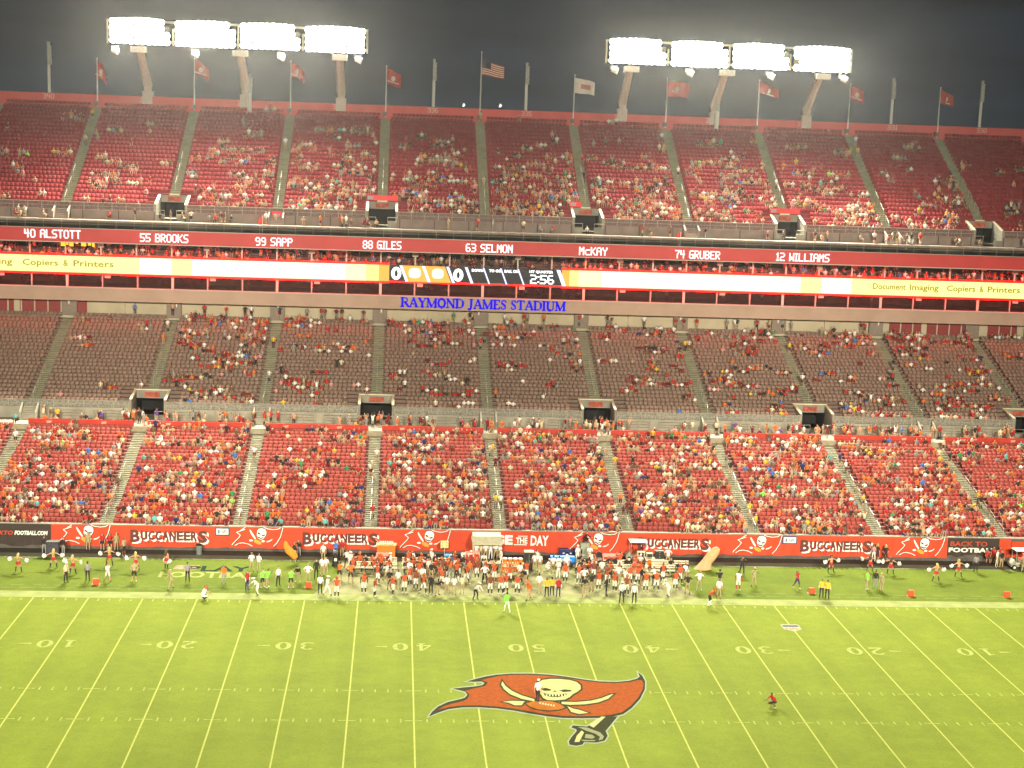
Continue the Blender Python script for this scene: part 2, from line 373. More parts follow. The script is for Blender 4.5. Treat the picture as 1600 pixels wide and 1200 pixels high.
# midfield flag emblem, painted
def gpoly(mb, pts, z, m=0):
    q = [(*G(640+a/4, 1020+b/4), z) for a, b in pts]
    mb.face(q, m)
def grow(pts, d):
    cxm = sum(p[0] for p in pts)/len(pts); n = len(pts); out = []
    area = sum(pts[i][0]*pts[(i+1)%n][1]-pts[(i+1)%n][0]*pts[i][1] for i in range(n)); sgn = 1 if area > 0 else -1
    for i in range(n):
        a, b, c = Vector(pts[i-1]), Vector(pts[i]), Vector(pts[(i+1) % n])
        u1 = (b-a).normalized(); u2 = (c-b).normalized(); n1 = Vector((u1.y, -u1.x))*sgn; n2 = Vector((u2.y, -u2.x))*sgn
        m_ = n1+n2; m_ = m_.normalized() if m_.length > 1e-4 else n1
        k_ = d/max(.45, m_.dot(n1)); q = b+Vector((m_.x*k_, m_.y*k_*.75)); out.append((q.x, q.y))
    return out
FLAG = [(120,400),(140,370),(180,335),(240,308),(310,292),(345,282),(362,262),(345,243),(300,232),(268,225),(330,218),(400,212),(455,203),(468,190),(450,180),(400,182),(356,180),(410,165),(470,150),(540,138),(640,131),(760,131),(880,138),(980,150),(1090,168),(1190,180),(1290,183),(1370,176),(1420,163),(1438,150),(1428,122),(1455,145),(1472,180),(1470,230),(1440,290),(1390,345),(1335,385),(1270,400),(1190,408),(1080,410),(960,408),(860,398),(760,382),(650,362),(540,348),(430,341),(330,342),(240,354),(170,378)]
INNER = [(180,358),(215,335),(270,318),(330,305),(362,290),(375,262),(345,240),(400,224),(470,210),(490,188),(450,172),(500,158),(560,146),(650,139),(760,139),(880,146),(980,158),(1090,176),(1190,188),(1290,191),(1375,185),(1428,172),(1448,172),(1462,190),(1458,228),(1430,280),(1382,332),(1325,374),(1262,388),(1190,396),(1080,398),(960,396),(862,386),(762,370),(652,350),(540,337),(430,330),(330,331),(250,340)]
HILT = [(1195,405),(1300,398),(1225,490),(1238,520),(1220,550),(1170,562),(1090,560),(1080,575),(1040,582),(1000,575),(995,555),(1010,530),(1045,490),(1040,478),(1010,468),(1020,455),(1060,458),(1110,462)]
P_HALO = mat('paint_halo', (.25, .29, .19), .9, .1, spec=.04); P_DK = mat('paint_dark', (.026, .030, .007), .9, .35, 5.0, spec=.04); P_OR = mat('paint_orange', (.245, .054, .0065), .9, .16, 3.5, spec=.04)
P_BONE = mat('paint_bone', (.36, .35, .145), .9, .08, spec=.04); P_BALL = mat('paint_ball', (.30, .095, .010), .9, .1, spec=.04); P_W = mat('paint_white', (.42, .42, .22), .9, .06, spec=.04); P_GR = mat('paint_grey', (.19, .20, .105), .9, .08, spec=.04)
lg = MB()
gpoly(lg, grow(FLAG, 9), .008); gpoly(lg, grow(HILT, 9), .010)
lg.build('emblem_outline', P_HALO, fld)
lg = MB(); gpoly(lg, FLAG, .014); gpoly(lg, HILT, .016); lg.build('emblem_shadow', P_DK, fld)
lg = MB(); gpoly(lg, INNER, .020); lg.build('emblem_cloth', P_OR, fld)
SKULL = [(790,215),(800,190),(830,172),(880,165),(940,166),(1000,172),(1045,185),(1068,205),(1070,228),(1050,245),(1020,262),(1000,280),(970,295),(910,300),(860,298),(835,285),(820,262),(800,245)]
lg = MB(); gpoly(lg, grow(SKULL, 12), .024)
SW1 = [(580,180),(600,210),(640,240),(700,268),(780,292),(780,306),(700,290),(630,262),(590,230),(572,200)]
SW2 = [(950,308),(1040,310),(1130,302),(1200,285),(1250,265),(1275,260),(1240,290),(1180,312),(1100,324),(1000,328),(950,322)]
H1 = [(578,308),(640,302),(720,305),(700,330),(655,330),(620,315)]; H2 = [(985,335),(1020,350),(1060,358),(1118,378),(1060,385),(1010,372)]
for q in (SW1, SW2): gpoly(lg, grow(q, 11), .0225)
BALL = [(728,318),(770,306),(830,302),(890,306),(940,322),(972,345),(930,358),(870,363),(800,355),(750,338)]
gpoly(lg, grow(BALL, 9), .026)
for q in (H1, H2): gpoly(lg, grow(q, 10), .0215)
lg.build('emblem_linework', P_DK, fld)
lg = MB(); gpoly(lg, SW1, .030); gpoly(lg, SW2, .030); gpoly(lg, H1, .030); gpoly(lg, H2, .030); gpoly(lg, [(1150,470),(1120,455),(1200,400),(1225,402)], .030); gpoly(lg, [(1030,560),(1045,520),(1075,488),(1090,500),(1060,560)], .030)
lg.build('emblem_sabres', P_BONE, fld)
lg = MB(); gpoly(lg, [(1050,465),(1110,470),(1190,500),(1215,525),(1205,545),(1180,550),(1190,528),(1160,508),(1100,488)], .031); gpoly(lg, [(1065,545),(1110,548),(1160,548),(1160,555),(1090,556)], .031); gpoly(lg, [(1100,510),(1140,515),(1160,530),(1140,540),(1095,535)], .031); lg.build('emblem_guard', P_GR, fld)
lg = MB(); gpoly(lg, BALL, .032); lg.build('emblem_ball', P_BALL, fld)
lg = MB()
gpoly(lg, SKULL, .034); lg.build('emblem_skull', P_BONE, fld)
lg = MB()
for q in ([(820,228),(850,222),(885,232),(880,240),(840,240)], [(935,238),(970,232),(1010,236),(1012,244),(960,248)], [(893,250),(908,238),(922,250),(910,246)],
          [(835,255),(870,262),(930,264),(985,258),(975,270),(930,280),(880,278),(845,270)]): gpoly(lg, q, .038)
lg.build('emblem_face', P_DK, fld)
lg = MB()
for i in range(7):
    a = 852+i*19; gpoly(lg, [(a,262),(a+9,263),(a+9,275),(a,274)], .042)
for i in range(6):
    a = 812+i*17; b = 312+i*3; gpoly(lg, [(a,b),(a+10,b+2),(a+8,b+12),(a-2,b+10)], .038)
lg.build('emblem_teeth', P_W, fld)
# league shield by the 25 and the sideline lettering
gx, gy = G(1237, 981)
sh = MB().face([(gx-.80,gy+.8,.009),(gx-.5,gy+.95,.009),(gx,gy+.84,.009),(gx+.5,gy+.95,.009),(gx+.80,gy+.8,.009),(gx+.76,gy-.4,.009),(gx,gy-.95,.009),(gx-.76,gy-.4,.009)][::-1]); sh.build('shield_mark', mat('paint_shield', (.27,.29,.16), .9, .15, 4.0), fld)
sh = MB().face([(gx-.68,gy+.66,.013),(gx+.68,gy+.66,.013),(gx+.68,gy+.22,.013),(gx-.68,gy+.22,.013)][::-1]); sh.build('shield_stars', mat('paint_navy', (.05,.06,.10), .9), fld)
o = link('shield_letters', text_mesh('NFL', .72, mat('paint_red', (.40,.08,.03), .9), depth=.002), fld); o.location = (gx, gy-.52, .014)
for txt, (u0, v0), (u1, v1), h, mm, z in (('PLAY', (290, 892), (392, 892), 1.7, mat('paint_green', (.012,.030,.016), .9, spec=.04), .003), ('FOOTBALL', (246, 902), (418, 902), 1.9, mat('paint_lime', (.24,.28,.08), .9, spec=.04), .003)):
    me = text_mesh(txt, 1.0, mm, 'turf_lettering', depth=.004, bold=.03)
    xs = [v.co.x for v in me.vertices]; ys = [v.co.y for v in me.vertices]; a, b, c, d = min(xs), max(xs), min(ys), max(ys)
    (xa, ya), (xb, yb) = G(u0, v0), G(u1, v1)
    for v in me.vertices: v.co.x = (v.co.x-a)/(b-a)*(xb-xa)+xa; v.co.y = (v.co.y-c)/(d-c)*h+ya; v.co.z += z+.003
    link('turf_lettering', me, None, kind='structure')
xa, ya = G(270, 889)
MB().face([(xa,ya,.003),(xa+2.1,ya,.003),(xa+2.3,ya+1.3,.003),(xa+.2,ya+1.3,.003)]).build('turf_mark', mat('paint_pale_red', (.32,.16,.09), .9, .5, 2.5), None, kind='structure')

# ------------------------------------------------------------------ stands
XL, XR = -82.0, 92.0
AISLES = [A0+PITCH*i for i in range(-6, 8)]
class Deck:
    def __init__(s, y0, z0, tread, rise, rows): s.y0, s.z0, s.t, s.r, s.n = y0, z0, tread, rise, rows
LOW = Deck(15.75, 2.05, .80, .212, 26); CLB = Deck(41.2, 9.3, .80, .32, 24); UPR = Deck(58.2, 30.2, .81, .488, 26)
def vom_rows(kind): return 5 if kind == 'club' else 5

def seat_template():
    m = MB(); m.box(-.215, .215, -.05, .30, .40, .45)
    m.v += []; b = len(m.v)
    m.v += [(-.235,.28,.47),(.235,.28,.47),(.235,.34,.47),(-.235,.34,.47),(-.215,.40,.755),(.215,.40,.755),(.215,.46,.74),(-.215,.46,.74)]
    for q in ((4,5,6,7),(0,1,5,4),(1,2,6,5),(2,3,7,6),(3,0,4,7)): m.f.append(tuple(b+i for i in q)); m.m.append(0)
    return np.array(m.v), m.f
ST_V, ST_F = seat_template()
def tiled_mesh(name, V_, F_, places, mats, fm=None):
    """one mesh out of many copies of a quad template placed at (x, y, z)"""
    n = len(places); P = np.array(places, dtype=np.float32); nv = len(V_)
    verts = (V_[None, :, :]+P[:, None, :]).reshape(-1, 3)
    F4 = np.array(F_); faces = (F4[None]+(np.arange(n)*nv)[:, None, None]).reshape(-1, F4.shape[1])
    me = bpy.data.meshes.new(name); me.vertices.add(len(verts)); me.vertices.foreach_set('co', verts.astype(np.float32).ravel())
    k_ = F4.shape[1]; me.loops.add(faces.size); me.loops.foreach_set('vertex_index', faces.astype(np.int32).ravel())
    me.polygons.add(len(faces)); me.polygons.foreach_set('loop_start', np.arange(0, faces.size, k_, dtype=np.int32))
    for a in mats: me.materials.append(a)
    if fm is not None: me.polygons.foreach_set('material_index', fm.astype(np.int32))
    me.update(calc_edges=True); me.validate(); return me
SEAT_ONE = tiled_mesh('seat', ST_V, ST_F, [(0, 0, 0)], [SEATR])

SLOTS = {'low': [], 'club': [], 'up': []}           # every seat: (x, y, z, row, section)
def deck_build(stand, key, dk, seat_mat, voms, vrows, vhalf, vcut=0):
    nsec = len(AISLES)+1
    edges = [XL]+AISLES+[XR]
    for s in range(nsec):
        xa = edges[s]+(.62 if s else 0); xb = edges[s+1]-(.62 if s < nsec-1 else 0)
        def span(i):
            a, b = xa, xb
            if i < vrows:
                for vx in voms:
                    if abs(vx-edges[s]) < .1: a = vx+vhalf
                    if abs(vx-edges[s+1]) < .1: b = vx-vhalf
            return a, b
        mb = MB(); seats = []; singles = []
        for i in range(dk.n):
            a, b = span(i); va = vhalf-vcut if a != xa else 0; vb = vhalf-vcut if b != xb else 0; y = dk.y0+i*dk.t; z = dk.z0+i*dk.r; zp = z-dk.r if i else z-1.2
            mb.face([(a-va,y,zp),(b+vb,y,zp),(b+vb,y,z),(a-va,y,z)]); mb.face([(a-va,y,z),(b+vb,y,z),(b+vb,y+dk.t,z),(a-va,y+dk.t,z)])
            n = int((b-a-.25)/.52); off = (b-a-n*.52)/2-.06; jit = R.uniform(-.12, .12)
            for j in range(n):
                px = (a+off+(j+.5+(.24 if i % 2 else 0)+jit)*.52, y+.32, z)
                SLOTS[key].append((*px, i, s))
                if key == 'low' and ((i == 0 and -48 < px[0] < 53) or (i == 1 and -30 < px[0] < 42)): singles.append(px)
                else: seats.append(px)
        sec = mb.build('seating_section', {'low': mat('tread_shade_red', (.15,.05,.04), .9, .25), 'club': mat('tread_shade_brown', (.165,.108,.082), .9, .25), 'up': mat('upper_concrete', (.21,.030,.034), .9, .2)}[key], stand)  # low and club treads coloured darker to stand in for shade under the seats
        me = tiled_mesh('seats', ST_V, ST_F, seats, [seat_mat]); link('seats', me, sec, kind='stuff')
        for px in singles: link('seat', SEAT_ONE, sec, px)
    for x in AISLES:
        mb = MB(); st = vrows if any(abs(v-x) < .1 for v in voms) else 0
        for i in range(st, dk.n):
            y = dk.y0+i*dk.t; z = dk.z0+i*dk.r+.002
            mb.face([(x-.62,y,z-dk.r),(x+.62,y,z-dk.r),(x+.62,y,z-dk.r/2),(x-.62,y,z-dk.r/2)]); mb.face([(x-.62,y,z-dk.r/2),(x+.62,y,z-dk.r/2),(x+.62,y+dk.t/2,z-dk.r/2),(x-.62,y+dk.t/2,z-dk.r/2)])
            mb.face([(x-.62,y+dk.t/2,z-dk.r/2),(x+.62,y+dk.t/2,z-dk.r/2),(x+.62,y+dk.t/2,z),(x-.62,y+dk.t/2,z)]); mb.face([(x-.62,y+dk.t/2,z),(x+.62,y+dk.t/2,z),(x+.62,y+dk.t,z),(x-.62,y+dk.t,z)])
        a_ = mb.build('aisle_stairs', STEP, stand)
        for i in range(st+1, min(dk.n-3, st+(9 if key != 'low' else 14)), 3):
            h = MB()
            y = dk.y0+i*dk.t; z = dk.z0+i*dk.r; y2 = y+1.7*dk.t; z2 = z+1.7*dk.r
            h.tube([(x,y,z),(x,y,z+.85),(x,y2,z2+.85),(x,y2,z2)], .03, 5)
            h.build('handrail', STEEL, a_)

lower = empty('lower_stand', (0, 15.6, 0), label='lower stand of red seats rising behind the red field wall', cat='grandstand')
club = empty('club_stand', (0, 41, 0), label='middle club stand of grey brown seats under the tan wall', cat='grandstand')
upper = empty('upper_stand', (0, 55, 0), label='steep maroon upper deck below the floodlights and flags', cat='grandstand')
for o in (lower, club, upper): o.location = (0, 0, 0)
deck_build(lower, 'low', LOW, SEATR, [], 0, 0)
VOM_C = [A0+PITCH*k for k in (-5, -3, -1, 1, 3, 5)]; VOM_U = [A0+PITCH*k for k in (-5, -3, -1, 1, 3, 5)]
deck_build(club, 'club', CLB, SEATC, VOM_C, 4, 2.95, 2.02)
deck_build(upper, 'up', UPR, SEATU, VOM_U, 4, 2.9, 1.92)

# field wall
wall = empty('field_wall', label='low wall along the sideline under the front row of seats', cat='wall')
MB().box(XL, XR, 15.5, 15.74, 0, 2.36).build('wall_body', mat('wall_grey', (.10,.085,.07), .9, .2), wall)
MB().box(XL, XR, 15.44, 15.76, 2.362, 2.47).build('wall_coping', CONC2, wall)
MB().face([(XL,15.75,2.0),(XR,15.75,2.0),(XR,16.6,2.04),(XL,16.6,2.04)]).build('wall_floor', CONC, wall)

# cross aisle between lower and club stands
zt = 7.85; yt = LOW.y0+LOW.t*LOW.n
cw = empty('cross_aisle', label='concrete cross aisle between the red lower seats and club seats', cat='walkway')
MB().box(XL, XR, yt+.15, 41.0, zt-.6, zt-.02).build('walkway_floor', CONC2, cw)
MB().box(XL, XR, yt+.02, yt+.14, zt-.9, zt+.10).build('kerb_wall', mat('pale_conc_band', (.34,.29,.19), .9, .15), cw)
gapx = AISLES
for i in range(2, 11):
    a, b = gapx[i]+.75, gapx[i+1]-.75
    o = empty('rail_banner', ((a+b)/2, yt-.02, zt+.11), label='red banner on the walkway rail above the %s red seat block from left' % ORD[i-2], cat='banner', group='red rail banners above the lower seats')
    bm_ = MB(); n = 16
    for j in range(n):
        x0, x1 = a+(b-a)*j/n-(a+b)/2, a+(b-a)*(j+1)/n-(a+b)/2
        w0, w1 = .03*math.sin(j*1.3+i), .03*math.sin((j+1)*1.3+i)
        bm_.face([(x0,w0,0),(x1,w1,0),(x1,w1*.3,.62),(x0,w0*.3,.62)]); bm_.face([(x0,w0*.3,.62),(x1,w1*.3,.62),(x1,.08,.62),(x0,.08,.62)])
    bm_.build('cloth', mat('rail_vinyl', (.45,.035,.018), .6, .12, .8), o)
    for fx in (-.3, .22):
        e_ = MB(); cx_ = fx*(b-a); e_.face([(cx_-.25,-.05,.16),(cx_+.2,-.05,.2),(cx_+.28,-.05,.46),(cx_-.3,-.05,.42)]); e_.build('emblem', mat('emblem_pink', (.55,.30,.24), .7), o)

# club front wall, rail, vomitories
def front_wall(stand, voms, y, z0, z1, vh, m, posts_at, panel, rail_h):
    edges = [XL]; 
    for v in voms: edges += [v-vh, v+vh]
    edges.append(XR)
    for a, b in zip(edges[0::2], edges[1::2]):
        MB().box(a, b, y, y+.18, z0, z1).build('front_wall', m, stand)
        r_ = MB()
        r_.tube([(a,y+.05,z1+rail_h),(b,y+.05,z1+rail_h)], .035, 5); r_.tube([(a,y+.05,z1+rail_h*.5),(b,y+.05,z1+rail_h*.5)], .022, 5)
        n = max(1, int((b-a)/1.6))
        for j in range(n+1): r_.tube([(a+(b-a)*j/n,y+.05,z1),(a+(b-a)*j/n,y+.05,z1+rail_h)], .03, 5)
        r_.build('guard_rail', STEEL, stand)
        if panel:
            pm = MB().box(a, b, y+.04, y+.055, z1+.04, z1+rail_h-.06); pm.build('mesh_panel', panel, stand)
PANEL = mat('mesh_grey', (.20,.19,.15), .6, .5, 6.0)
front_wall(club, VOM_C, 41.0, zt-.02, 9.1, 2.05, CONC2, None, PANEL, .8)

def vomitory(stand, x, dk, rows, zf, half, yfront, red=False):
    yb = dk.y0+rows*dk.t; zb = dk.z0+(rows-1)*dk.r
    o = MB()
    
    zk = dk.z0+.75
    for s in (-1, 1):
        A = x+s*half; B = x+s*(half-.22)
        q = [(yfront,zf-.4),(yb,zf-.4),(yb,zb+.30),(yfront+.3,zk),(yfront,zk)]
        o.face([(A,y,z) for y, z in q]); o.face([(B,y,z) for y, z in q])
        for i in range(5): p0, p1 = q[i], q[(i+1)%5]; o.face([(A,*p0),(B,*p0),(B,*p1),(A,*p1)])
    o.box(x-half+.25, x+half-.25, yb-.02, yb+.2, zb-.55, zb+.32, 0)                   # lintel
    o.face([(x-half,yfront-.01,zf),(x+half,yfront-.01,zf),(x+half,yb+.1,zf),(x-half,yb+.1,zf)], 0)
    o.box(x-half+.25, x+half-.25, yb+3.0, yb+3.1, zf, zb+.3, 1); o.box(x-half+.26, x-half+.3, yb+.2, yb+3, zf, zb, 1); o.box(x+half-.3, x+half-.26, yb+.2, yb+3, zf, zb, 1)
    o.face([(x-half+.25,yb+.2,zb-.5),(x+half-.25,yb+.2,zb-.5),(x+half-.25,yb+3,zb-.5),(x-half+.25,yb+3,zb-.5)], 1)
    v_ = o.build('vomitory', [CONC, DARK], stand)
    f = MB()
    
    for s in (-1, 1):
        A = x+s*(half+.04); B = x+s*(half-.27); q = [(yfront+.3,zk+.004),(yb+.1,zb+.305),(yb+.1,zb+.39),(yfront+.3,zk+.09)]
        f.face([(A,y,z) for y, z in q]); f.face([(B,y,z) for y, z in q])
        for i in range(4): p0, p1 = q[i], q[(i+1)%4]; f.face([(A,*p0),(B,*p0),(B,*p1),(A,*p1)])
    f.box(x-half-.04, x+half+.04, yb+.101, yb+.22, zb+.33, zb+.46)
    f.box(x-half+.02, x-half+.2, yb-.07, yb-.025, zf+.3, zb+.3); f.box(x+half-.2, x+half-.02, yb-.07, yb-.025, zf+.3, zb+.3)
    f.build('portal_frame', CREAM, v_)
    d = MB(); d.box(x-half*.42, x+half*.42, yb-.06, yb-.024, zb-.42, zb+.16); d.build('portal_sign', mat('sign_red_dark', (.36,.07,.04), .7, .5, 2.5), v_)
    for s in (-1, 1):
        r_ = MB(); xa = x+s*half*.98; xb = x+s*half*.38
        r_.tube([(xa,yfront,zf+.95),(xb,yfront,zf+.95),(xb,yfront,zf)], .035, 5); r_.tube([(xa,yfront,zf+.5),(xb,yfront,zf+.5)], .02, 5)
        r_.box(min(xa,xb), max(xa,xb), yfront+.05, yfront+.2, zf-.3, zf+.42, 1)
        r_.build('portal_rail', [STEEL, CONC], v_)
for x in VOM_C: vomitory(club, x, CLB, 4, zt, 2.0, 41.1)

# stair blocks from the cross aisle up to the decks
def stair_block(stand, x, y, z0, z1, m):
    b = MB()
    n = 6; d_ = .24
    for i in range(n):
        b.box(x-.75, x+.75, y-(n-i)*d_, y+.01, z0+i*(z1-z0)/n, z0+(i+1)*(z1-z0)/n-.002, 0)
    for s in (-1, 1):
        xa = x+s*.77; b.face([(xa,y-n*d_-.2,z0),(xa,y,z0),(xa,y,z1+.5),(xa,y-n*d_-.2,z0+.9)]); xb = x+s*.95
        b.face([(xb,y-n*d_-.2,z0),(xb,y,z0),(xb,y,z1+.5),(xb,y-n*d_-.2,z0+.9)]); b.face([(xa,y-n*d_-.2,z0+.9),(xb,y-n*d_-.2,z0+.9),(xb,y,z1+.5),(xa,y,z1+.5)])
        b.face([(xa,y-n*d_-.2,z0),(xb,y-n*d_-.2,z0),(xb,y-n*d_-.2,z0+.9),(xa,y-n*d_-.2,z0+.9)])
    b.build('stair_block', m, stand)
for k in (-4, -2, 0, 2, 4, 6):
    stair_block(club, A0+PITCH*k, 41.0, zt, 9.2, CONC2)
    stair_block(upper, A0+PITCH*k, 58.0, 29.0, 30.1, mat('upper_wall', (.22,.165,.135), .9, .15, .8))

# white accessible-platform benches and rails on the cross aisle
for i, x in enumerate([A0+PITCH*(k+.5)+s*2.4 for k in range(-4, 5) for s in (-1, 1)]):
    if i % 5 == 3: continue
    n_rail = i-(i+1)//5
    o = empty('platform_rail', (x, 40.55, zt), label='white pipe rail on the cross aisle, %s from left' % ORD[n_rail], cat='railing', group='pipe rails on the cross aisle')
    r_ = MB()
    for z in (.45, .75, 1.05): r_.tube([(-1.9,0,z),(1.9,0,z)], .032, 5)
    r_.build('rail', STEEL, o)
    for px in (-1.9, -.63, .63, 1.9): MB().tube([(px,0,0),(px,0,1.05)], .03, 5).build('post', STEEL, o)

# suite building
sb = empty('suite_building', label='tan suite level with dark windows between club seats and upper deck', cat='building')
YS = 59.3
MB().box(XL, XR, 61.4, 61.7, 16.6, 19.3).build('back_wall', TANL, sb)
fas = MB().box(XL, XR, YS, YS+.3, 18.98, 20.55).box(XL, XR, YS+.31, 66, 18.985, 19.1); fas.build('fascia', TAN, sb)
MB().box(XL, XR, YS-.05, YS+.32, 20.56, 20.66).build('sill', MUL, sb)
for k in range(-6, 8):
    x = A0+PITCH*k
    MB().box(x-.9, x+.9, 60.9, 61.39, 17.0, 18.95).build('pier', mat('pier_grey', (.22,.17,.13), .9, .1), sb)
    MB().box(x+PITCH/2-.35, x+PITCH/2+.35, 61.1, 61.39, 17.0, 18.95).build('pier', TANL, sb)
for xa in list(np.arange(-60, -50, 1.6))+list(np.arange(52, 62, 1.6))+list(np.arange(65, 72, 1.6)):
    d = MB().box(xa+.08, xa+1.5, 61.32, 61.38, 17.2, 18.9).build('red_door', mat('door_red', (.22,.025,.022), .6), sb)
# lower windows
YG = 60.0
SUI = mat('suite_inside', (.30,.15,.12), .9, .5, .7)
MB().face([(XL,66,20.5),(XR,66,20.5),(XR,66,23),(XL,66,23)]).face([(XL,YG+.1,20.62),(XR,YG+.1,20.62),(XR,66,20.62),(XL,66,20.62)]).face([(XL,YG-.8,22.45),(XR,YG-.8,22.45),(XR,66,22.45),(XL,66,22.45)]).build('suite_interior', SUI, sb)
xm = A0-PITCH*6; i = 0
while xm < 88:
    mw = .15 if i % 3 == 0 else .06
    MB().box(xm-mw, xm+mw, YG-.12, YG, 20.66, 22.42).build('mullion', MUL, sb)
    p = MB().box(xm+.16, xm+4.06, YG-.06, YG-.03, 20.68, 22.4).build('window_pane', GLASS, sb)
    if i % 3 == 1: MB().box(xm+.3, xm+1.0, YG-.25, YG-.13, 21.75, 22.35).build('speaker_box', mat('box_pale', (.40,.32,.27), .7), sb)
    xm += PITCH/3; i += 1
# upper suite terrace
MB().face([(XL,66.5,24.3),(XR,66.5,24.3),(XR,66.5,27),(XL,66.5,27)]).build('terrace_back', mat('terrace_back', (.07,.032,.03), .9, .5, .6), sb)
tb = MB()
for i in range(5):
    y = 59.6+i*.85; z = 23.9+i*.30
    tb.face([(XL,y,z-.3),(XR,y,z-.3),(XR,y,z),(XL,y,z)]); tb.face([(XL,y,z),(XR,y,z),(XR,y+.85,z),(XL,y+.85,z)])
tb.face([(XL,63.85,25.1),(XR,63.85,25.1),(XR,66.5,25.1),(XL,66.5,25.1)])
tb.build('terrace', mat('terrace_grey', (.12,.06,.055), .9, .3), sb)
for k in range(-18, 20):
    x = A0+PITCH/3*k
    MB().box(x-.09, x+.09, 59.1, 59.28, 24.45, 26.6).build('column', MUL, sb)
    if k % 3 == 1: MB().box(x-.35, x+.35, 58.95, 59.09, 25.5, 26.1).build('speaker_box', mat('box_pale', (.40,.32,.27), .7), sb)
MB().box(XL, XR, 56, 67, 26.62, 26.8).build('soffit', mat('soffit_tan', (.22,.13,.11), .9), sb)

# name letters of the stadium
sx0, sx1 = V(626, 482, YS)[0], V(884, 482, YS)[0]
sg = empty('stadium_name', ((sx0+sx1)/2, YS, 19.2), label='blue lit serif letters RAYMOND JAMES STADIUM on the tan fascia', cat='sign'); sg.location = (0, 0, 0)
BLUE = mat('blue_neon', (.003, .0, .04), 1.0, 0, spec=0, emit=1); BLUE.node_tree.nodes['Principled BSDF'].inputs['Emission Color'].default_value = (.012, .0, .80, 1)
tot = sum(SER[c][0] for c in 'RAYMOND JAMES STADIUM'); cx_ = sx0
for c in 'RAYMOND JAMES STADIUM':
    wd = SER[c][0]/tot*(sx1-sx0)
    if c != ' ':
        m_ = MB(); serif_text(m_, c, cx_, YS-.02, 19.30, wd, 1.12, .25, .13); m_.build('letter', BLUE, sg)
    cx_ += wd

# ring of names on the red fascia
YF = 55.0
rf = empty('name_fascia', label='red upper fascia carrying the white names of honoured players', cat='sign')
MB().box(XL, XR, YF, YF+.3, 26.40, 27.95).build('fascia_panel', REDF, rf)
MB().box(XL, XR, YF-.06, YF+.32, 26.30, 26.39).build('bottom_trim', MUL, rf)
MB().box(XL, XR, YF-.04, YF+.34, 27.96, 28.02).build('top_trim', STEEL, rf)
NAMEW = mat('name_white', (.95,.95,.92), .5, 0, emit=1.6)
for t, u0, u1, v in (('40 ALSTOTT',38,126,364),('55 BROOKS',219,294,371),('99 SAPP',399,457,377),('88 GILES',567,627,382),('63 SELMON',728,801,387),('McKAY',905,949,392),('74 GRUBER',1055,1125,397),('12 WILLIAMS',1213,1296,401)):
    xa, z_ = V(u0, v, YF); xb = V(u1, v, YF)[0]
    pw = (xb-xa)/pix_width(t); cx_ = xa
    for c in t:
        if c != ' ': m_ = MB(); pix_text(m_, c, cx_, YF-.002, z_-.50, pw*pix_width(c), 1.0, fat=.14); m_.build('name_letter', NAMEW, rf)
        cx_ += pw*(pix_width(c)+1)

# LED ribbon
YB = 59.0
Z0B, Z1B = 22.42, 24.40
rb = empty('led_ribbon', label='bright yellow and white LED ribbon board along the suite level', cat='led board')
MB().box(XL, XR, YB+.02, YB+.28, Z0B, Z1B).build('cabinet', BLACKP, rb)
def em(name, rgb, s): return mat(name, rgb, .5, 0, emit=s)
E_Y = em('led_yellow', (1.0,.96,.33), 1.3); E_W = em('led_white', (1.0,.97,.66), 1.38); E_O = em('led_orange', (1.0,.40,.05), 1.35); E_R = em('led_glare_red', (1.0,.0008,.0004), 26); E_T = em('led_text', (.46,.37,.008), .9); E_K = em('led_black', (.012,.008,.014), .6); E_P = em('led_violet', (.7,.72,1.0), 1.6)
E_WY = em('led_cream', (1.0,.95,.46), 1.35)
E_SW = em('score_white', (1.0,1.0,1.0), 2.0)
def led(u0, u1, m, y=YB, za=Z0B, zb=Z1B, sk=0, name='led_panel', dp=.015):
    x0, x1 = (u0 if abs(u0) > 5000 else V(u0, 430, YB)[0]), V(u1, 430, YB)[0]
    MB().box(x0, x1, y-.02, y+dp, za, zb).build(name, m, rb)
def led_par(u0, u1, m, d=.012, za=Z0B, zb=Z1B, slant=10, name='score_panel'):
    x0, x1 = V(u0, 430, YB)[0], V(u1, 430, YB)[0]; s = slant/2/12.7
    y = YB-d; a = [(x0+s,y,za),(x1+s,y,za),(x1-s,y,zb),(x0-s,y,zb)]; b = [(p[0],YB,p[2]) for p in a]
    m_ = MB().face(a)
    for i in range(4): m_.face([a[i], b[i], b[(i+1)%4], a[(i+1)%4]])
    m_.build(name, m, rb)
for u0, u1, m in ((-150,218,E_Y),(218,268,E_W),(268,300,E_Y),(300,540,E_W),(540,572,E_WY),(572,592,em('led_amber', (1.0,.72,.22), 1.4)),(592,608,E_O),(608,878,E_K),(878,890,E_O),(890,904,em('led_amber', (1.0,.72,.22), 1.4)),(904,940,E_WY),(940,1252,E_W),(1252,1284,E_Y),(1284,1332,E_W),(1332,1800,E_Y)): led(u0, u1, m)
for u0, u1 in ((-150, 608), (878, 1800)):  # thin red border, widened and overdriven to imitate lens glare around the board
    led(u0, u1, E_R, YB-.015, Z0B-.22, Z0B-.002, name='red_glare_edge', dp=.30); led(u0, u1, E_R, YB-.015, Z1B+.002, Z1B+.22, name='red_glare_edge', dp=.30)
led(608, 878, E_R, YB-.015, Z0B-.12, Z0B-.002, name='red_glare_edge', dp=.30)
